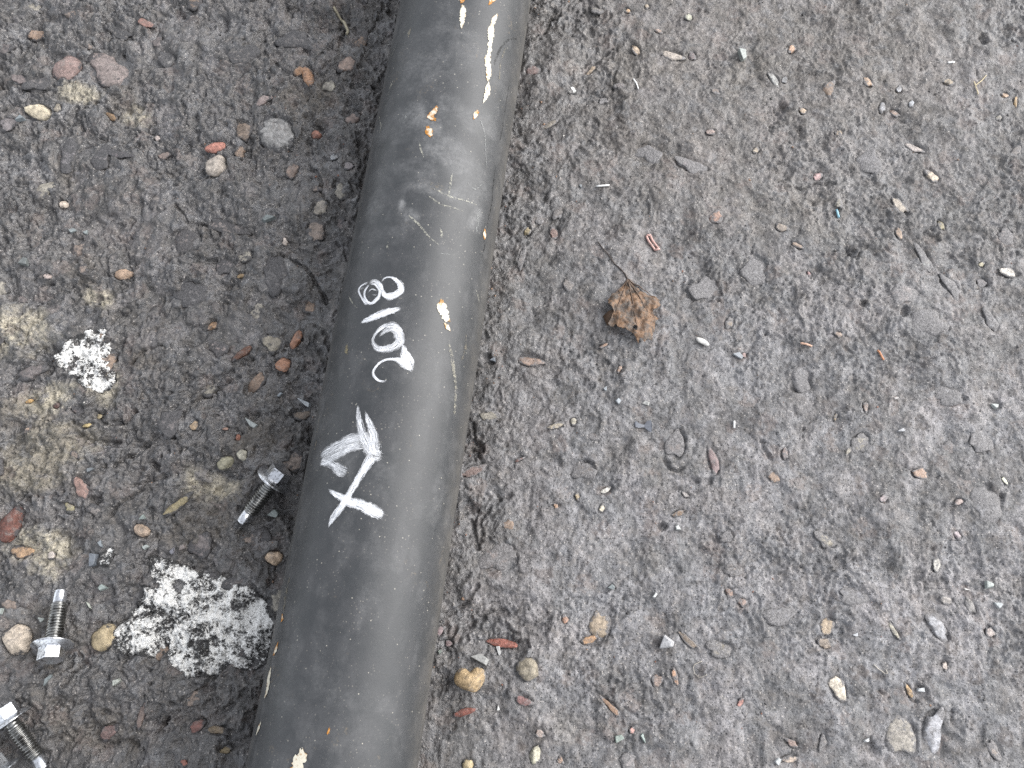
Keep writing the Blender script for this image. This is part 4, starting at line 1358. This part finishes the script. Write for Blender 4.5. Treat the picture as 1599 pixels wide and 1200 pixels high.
okf = inside(poly, cen[:, 0], cen[:, 1]) & ~inside(hp, cen[:, 0], cen[:, 1])
leaf_faces = [tuple(f) for f, k in zip(rf, okf) if k]
base_pt = leaf_pt(430, 395)
VEINS = [(215, 650), (240, 900), (540, 1090), (715, 900), (780, 630)]
edge_d = np.full(rx.shape, 9.0)
for i in range(nb):
    a, b = dense[i], dense[(i + 1) % nb]
    edge_d = np.minimum(edge_d, seg_dist(rx, ry, a, b))


def leaf_z(x, y, ed):
    """dome raised on its left and lower side, folded between the veins, rim curled"""
    x, y = np.asarray(x), np.asarray(y)
    u, v = (x - lc.x) / 0.022, (y - lc.y) / 0.024
    z = 0.0075 + 0.0025 * sstep(0.2, -1.0, u) + 0.0015 * sstep(0.2, -1.0, v)
    z = z - 0.0045 * sstep(0.35, 1.25, v) - 0.0030 * sstep(0.3, 1.2, u)
    dv = np.full(np.shape(x), 9.0)
    for q in VEINS:
        dv = np.minimum(dv, seg_dist(x, y, base_pt, leaf_pt(*q)))
    z = z + 0.0016 * (1 - sstep(0.0, 0.0055, dv)) * -1.0
    z = z + 0.0036 * fbm(x, y, 0.013, 3, 111) + 0.0020 * fbm(x, y, 0.005, 2, 112)
    curl = sstep(0.0035, 0.0, ed)
    z = z - 0.0022 * curl * (0.6 + 1.2 * fbm(x, y, 0.012, 2, 113))
    return z + 0.0005


lz = leaf_z(rx, ry, edge_d)
gz_leaf = height(rx, ry)
lz = np.maximum(lz, gz_leaf + 0.0006)
leaf = empty('dead_leaf', (lc.x, lc.y, float(height(lc.x, lc.y))))
tag(leaf, 'dry curled brown leaf with a thin stalk lying on grey concrete', 'leaf')
LL = leaf.location
blade = mesh_obj('blade', np.stack([rx - LL.x, ry - LL.y, lz - LL.z], -1), leaf_faces, M_LEAF, leaf)
md = blade.modifiers.new('thickness', 'SOLIDIFY')
md.thickness = 0.0003
# the lobe folded under on the left
fold = [leaf_pt(*q) for q in ((262, 750), (205, 760), (152, 800), (172, 850), (200, 900), (240, 905), (262, 850))]
fv = [(p.x - LL.x, p.y - LL.y, float(height(p.x, p.y)) + 0.0012 + 0.0045 * (i in (0, 6)) + 0.002 * (i in (1, 5)) - LL.z) for i, p in enumerate(fold)]
fc = np.mean(np.array(fv), axis=0)
fv.append(tuple(fc + np.array([0, 0, -0.0004])))
fl = mesh_obj('folded_lobe', fv, [(i, (i + 1) % 7, 7) for i in range(7)], mat_plain('leaf_underside', lin(84, 66, 52), 0.7), leaf)
fl.modifiers.new('thickness', 'SOLIDIFY').thickness = 0.0003


def tube_path(name, pts, radii, mat, parent=None, n=8, origin=Vector((0, 0, 0))):
    V, F = [], []
    for i, p in enumerate(pts):
        t = (pts[min(i + 1, len(pts) - 1)] - pts[max(i - 1, 0)]).normalized()
        s1 = t.cross(Vector((0, 0, 1)))
        s1 = s1.normalized() if s1.length > 1e-4 else Vector((1, 0, 0))
        s2 = s1.cross(t)
        for k in range(n):
            a = 2 * math.pi * k / n
            V.append(p + (s1 * math.cos(a) + s2 * math.sin(a)) * radii[i] - origin)
    for i in range(len(pts) - 1):
        for k in range(n):
            j = (k + 1) % n
            F.append((i * n + k, i * n + j, (i + 1) * n + j, (i + 1) * n + k))
    F.append(tuple(range(n))[::-1])
    F.append(tuple((len(pts) - 1) * n + k for k in range(n)))
    return mesh_obj(name, V, F, mat, parent)


M_VEIN = mat_plain('leaf_vein', lin(84, 68, 56), 0.6)
M_STALK = mat_plain('leaf_stalk', lin(62, 54, 50), 0.6)
bz = float(leaf_z(base_pt.x, base_pt.y, 0.0))
st_px = [(435, 420), (395, 345), (340, 285), (280, 228), (240, 165), (200, 108), (150, 50), (95, -25)]
sp_ = []
for i, q in enumerate(st_px):
    p = leaf_pt(*q)
    gz = float(height(p.x, p.y))
    sp_.append(Vector((p.x, p.y, max(gz + 0.0007, (bz + 0.0006) * (1 - i / 5) + (gz + 0.0007) * min(i / 5, 1)))))
tube_path('stalk', sp_, [0.0008, 0.00065, 0.00055, 0.0005, 0.00045, 0.0004, 0.0004, 0.00035], M_STALK, leaf, origin=Vector(LL))
p = leaf_pt(400, 300); q = leaf_pt(425, 385)
tube_path('torn_fibre', [Vector((p.x, p.y, bz + 0.002)), Vector((q.x, q.y, bz + 0.001))], [0.0004, 0.0009], mat_plain('fibre', lin(170, 148, 128), 0.6), leaf, origin=Vector(LL))
for q in VEINS:
    e = leaf_pt(*q)
    pv = []
    for t in np.linspace(0.02, 0.86, 14):
        x, y = base_pt.x + (e.x - base_pt.x) * t, base_pt.y + (e.y - base_pt.y) * t
        k = int(np.argmin((rx - x) ** 2 + (ry - y) ** 2))
        pv.append(Vector((x, y, float(lz[k]) + 0.0002)))
    tube_path('vein', pv, list(np.linspace(0.0006, 0.0002, 14)), M_VEIN, blade, n=6, origin=Vector(LL))


# ------------------------------------------------------------------ loose pieces lying on the ground
def loose(name, label, cat, px, py, ln, wd, ang, col, thick=None, mesh=None, mat=None, group=None, tilt=0.1, seed=0):
    c = at(px, py); s = scale_at(px, py)
    la, wb = ln * s / 2, wd * s / 2
    hz = (thick / 2) if thick else min(la, wb) * 0.55
    a = math.radians(ang)
    k = [(c.x + u * la * math.cos(a) - v * wb * math.sin(a), c.y + u * la * math.sin(a) + v * wb * math.cos(a)) for u in (-.7, 0, .7) for v in (-.7, 0, .7)]
    gz = float(np.percentile([float(height(*q)) for q in k], 75))
    o = bpy.data.objects.new(name, mesh or CHIPS[seed % len(CHIPS)])
    COL.objects.link(o)
    r = np.random.default_rng(seed + 900)
    o.scale = (la * 1.05, wb * 1.05, hz)
    o.location = (c.x, c.y, gz + hz * 0.72)
    o.rotation_euler = (r.uniform(-tilt, tilt), r.uniform(-tilt, tilt), a)
    lc_ = np.array(lin(*col)) * 0.58
    o.color = (*(lc_ * 0.75 + lc_.mean() * 0.25), 1.08)
    tag(o, label, cat, group)
    return o


heart = rock_mesh('pebble', 555, 4, 0.05, notch=(0.0, 0.95))
heart.materials.append(M_STONE)
loose('pebble', 'smooth tan heart-shaped pebble beside the lower part of the tube', 'pebble', 735, 1060, 50, 40, 4, (216, 180, 122), 0.013, heart)
loose('stone_chip', 'whitish angular stone chip just above the heart-shaped pebble', 'stone', 750, 1029, 36, 15, -22, (184, 184, 180), 0.005, CHIPS[3], tilt=0.2)
brick = rock_mesh('brick_chip', 556, 3, 0.04)
brick.materials.append(M_STONE)
loose('brick_chip', 'thin red brick chip below the heart-shaped pebble', 'brick chip', 726, 1112, 40, 11, 14, (164, 84, 62), 0.005, brick)
loose('stone_chip', 'large pale grey triangular stone chip alone on open concrete', 'stone', 1038, 1003, 26, 28, 60, (204, 204, 206), 0.006, CHIPS[5], tilt=0.2)
white_peb = rock_mesh('pebble', 557, 3, 0.06)
white_peb.materials.append(M_CHIP)
loose('pebble', 'oblong white pebble to the lower side of the dead leaf', 'pebble', 1098, 533, 22, 10, -35, (238, 234, 226), 0.004, white_peb)

CH = '''36 190 20 15 10 142 152 156|small grey chip wedged beside a cream stone at the upper picture edge
112 360 16 9 5 150 160 160|flat grey-green chip, the longer of a close pair
132 361 11 9 0 150 160 160|flat grey-green chip, the shorter of a close pair
45 415 18 16 0 118 124 122|dark grey chip on a tan cement streak
421 340 30 16 30 122 132 132|grey triangular slate chip up the slope from the rusty pebbles
396 663 28 12 -32 172 180 178|pale grey lozenge chip above the bolt by the tube
475 628 30 10 -35 178 184 188|long pale chip tight against the tube above the bolt
437 617 11 9 10 150 160 168|little bluish chip under the glossy brown pebble
424 802 18 16 -20 168 180 176|rounded glassy chip beside the thread of the bolt by the tube
143 735 14 10 0 124 130 134|grey chip next to a pinkish stone
162 850 15 12 20 146 156 162|light grey chip at the top of the small white patch
148 875 20 22 0 120 128 138|dark slate block at the side of the small white patch
225 810 13 12 0 146 160 154|greenish chip above a pink-brown stone
227 855 16 9 10 180 188 182|pale chip at the upper rim of the large white patch
268 860 10 13 0 140 140 150|violet-grey chip above the large white patch
283 855 15 10 30 144 132 126|brownish angular chip above the large white patch
165 917 20 15 25 164 178 172|greenish grey block above the tan pebble at the large white patch
4 953 14 14 0 168 178 172|pale green chip on the picture edge above the round pebble
65 968 7 16 75 190 198 190|narrow curved glass sliver between the round pebble and the bolt beside it
141 946 5 18 50 190 196 180|pale splinter between the tip of the shiny bolt and the large white patch
78 1062 22 9 50 140 150 150|grey chip just below the head of the bolt beside the round pebble
185 1066 15 14 0 186 190 178|whitish chip below the large white patch
908 290 11 6 -10 166 172 176|small grey chip beside the white stick
1157 88 21 20 10 172 180 174|angular pale grey stone standing in the upper concrete
770 564 13 11 -20 130 138 148|blue-grey chip at the tube beside the painted 0
965 628 10 12 20 182 190 196|grey chip, the lower of two near the dark flake
945 607 9 9 0 172 180 186|grey chip, the upper of two near the dark flake
1008 631 15 8 -15 196 196 190|whitish chip just above the dark flake
1060 824 12 12 0 232 236 230|bright white chip in the middle of the concrete
1556 632 14 11 -10 206 214 208|clear glass cube by a small hole
1405 673 14 8 10 176 178 182|flat grey chip right of a tan stone
1023 930 11 10 10 226 228 226|little white square chip above the triangular chip
955 917 12 10 -20 146 156 156|grey chip above the long ochre stone
967 1155 17 17 -10 164 180 168|green glass cube, the wider of two by the lower edge
1006 1153 12 16 15 162 178 170|green glass cube, the narrower of two by the lower edge
778 1016 10 15 15 192 192 190|upright pale chip under the brick edge
778 1108 7 14 5 214 214 210|white splinter in a hollow below the pebble
687 1018 9 9 0 142 152 142|green chip touching the lower tube
1336 991 13 7 0 232 234 236|white rectangular chip on rough concrete
1440 1078 9 16 100 196 200 202|upright grey chip in a hole beside a yellow stone
1352 1155 9 12 90 226 228 228|white chip at the rim of a dark hole
1543 913 14 20 70 186 196 190|grey triangular chip near the edge of the picture
1559 945 10 19 80 200 206 206|pale narrow chip below the grey triangular one
1398 623 11 8 -30 234 226 220|white grain of stone above open concrete
1153 554 18 12 -35 168 174 180|bluish chip below the oblong white pebble
1216 1190 12 12 20 218 222 222|white chip at the bottom edge
1512 920 6 10 70 236 230 222|tiny white splinter above a curved stone
687 640 1 1 0 0 0 0|skip'''
for i, row in enumerate(CH.split('\n')):
    a, lab = row.split('|')
    v = [float(t) for t in a.split()]
    if lab == 'skip':
        continue
    loose('stone_chip' if 'glass' not in lab else 'glass_chip', lab, 'glass' if 'glass' in lab else 'stone', *v[:5], tuple(v[5:]), seed=i, group='loose chips scattered on the ground', tilt=0.16)

# sticks, flake, wire
M_STICK = mat_plain('white_plastic', lin(232, 232, 230), 0.4)


def stick(name, label, cat, pxs, r, mat, lift=0.0004):
    P = []
    for q in pxs:
        p = at(*q)
        P.append((p.x, p.y, float(height(p.x, p.y))))
    path = []
    for i in range(len(P) - 1):
        for t in np.linspace(0, 1, 5)[: (5 if i == len(P) - 2 else 4)]:
            path.append(Vector(P[i]).lerp(Vector(P[i + 1]), t))
    for p in path:
        p.z = max(p.z, float(height(p.x, p.y))) + r + lift
    org = path[0].copy()
    o = tube_path(name, path, [r] * len(path), mat, n=8, origin=org)
    o.location = org
    return tag(o, label, cat)


stick('plastic_stick', 'short straight white stick lying above the dead leaf', 'stick', [(931, 291), (951, 291)], 0.0008, M_STICK)
stick('plastic_stick', 'tiny white upright stick right of the flat oval stone', 'stick', [(1146, 658), (1147, 668)], 0.0008, M_STICK)
stick('plastic_stick', 'tiny bright stick near the upper picture corner', 'stick', [(1481, 97), (1491, 96)], 0.0007, M_STICK)
stick('paper_scrap', 'small bent white scrap high on the open concrete', 'scrap', [(989, 123), (993, 129), (996, 132), (997, 138)], 0.0006, M_STICK)
stick('blue_sliver', 'small light blue plastic sliver', 'plastic', [(1306, 328), (1310, 340)], 0.0010, mat_plain('blue_plastic', lin(128, 168, 182), 0.35))
M_WIRE = mat_plain('pale_wire', lin(160, 154, 144), 0.4)
stick('wire_hook', 'thin pale wire bent into an open hook', 'wire', [(1098, 1033), (1086, 1038), (1084, 1043), (1087, 1053), (1093, 1059), (1099, 1057), (1105, 1054)], 0.00024, M_WIRE)
stick('thread_loop', 'thin pale thread loop lying in a dark hollow', 'thread', [(1364, 1038), (1372, 1045), (1382, 1052), (1386, 1052), (1384, 1045)], 0.0003, M_WIRE)
M_STRAW = mat_plain('straw', lin(190, 176, 140), 0.6)
stick('straw', 'forked bit of dry straw near the upper corner', 'straw', [(1541, 117), (1533, 126), (1523, 134), (1521, 128), (1525, 142), (1527, 148)], 0.00035, M_STRAW)
stick('twig', 'curved grey twig beside the top of the tube', 'twig', [(521, 12), (530, 22), (537, 33), (542, 44), (541, 52)], 0.0012, mat_plain('twig_bark', lin(136, 130, 112), 0.7))
stick('orange_splinter', 'thin orange-brown splinter on the open concrete', 'splinter', [(1370, 548), (1379, 563)], 0.0008, mat_plain('splinter', lin(178, 124, 90), 0.6))
stick('pale_splinter', 'thin pinkish splinter lying level with the leaf base', 'splinter', [(1251, 535), (1260, 538), (1268, 541)], 0.0008, mat_plain('pink_splinter', lin(196, 160, 138), 0.6))

fk = [(990, 662), (992, 658), (998, 662), (1006, 664), (1010, 658), (1016, 657), (1018, 664), (1017, 676), (1012, 674), (1006, 668), (998, 669), (992, 668)]
fp = [at(*q) for q in fk]
fcn = sum(fp, Vector()) / len(fp)
fz = max(float(height(p.x, p.y)) for p in fp)
n = len(fp)
V = []
for lay in (0, 1):
    for i, p in enumerate(fp):
        V.append((p.x - fcn.x, p.y - fcn.y, 0.0006 + 0.0005 * math.sin(i * 1.3) + lay * 0.0004))
Fc = [tuple(range(n))[::-1], tuple(range(n, 2 * n))] + [(i, (i + 1) % n, n + (i + 1) % n, n + i) for i in range(n)]
fo = mesh_obj('paint_flake', V, Fc, mat_plain('dark_film', lin(92, 95, 102), 0.4), smooth=False)
fo.location = (fcn.x, fcn.y, fz - 0.0003)
tag(fo, 'dark grey butterfly-shaped paint flake on the concrete', 'flake')
ring_p = [(1010, 368), (1015, 368), (1019, 376), (1026, 386), (1029, 390), (1023, 391), (1018, 385), (1012, 376), (1009, 370)]
stick('curled_scrap', 'curled pinkish scrap above the dead leaf', 'scrap', ring_p, 0.0010, mat_plain('pink_scrap', lin(172, 140, 132), 0.55))
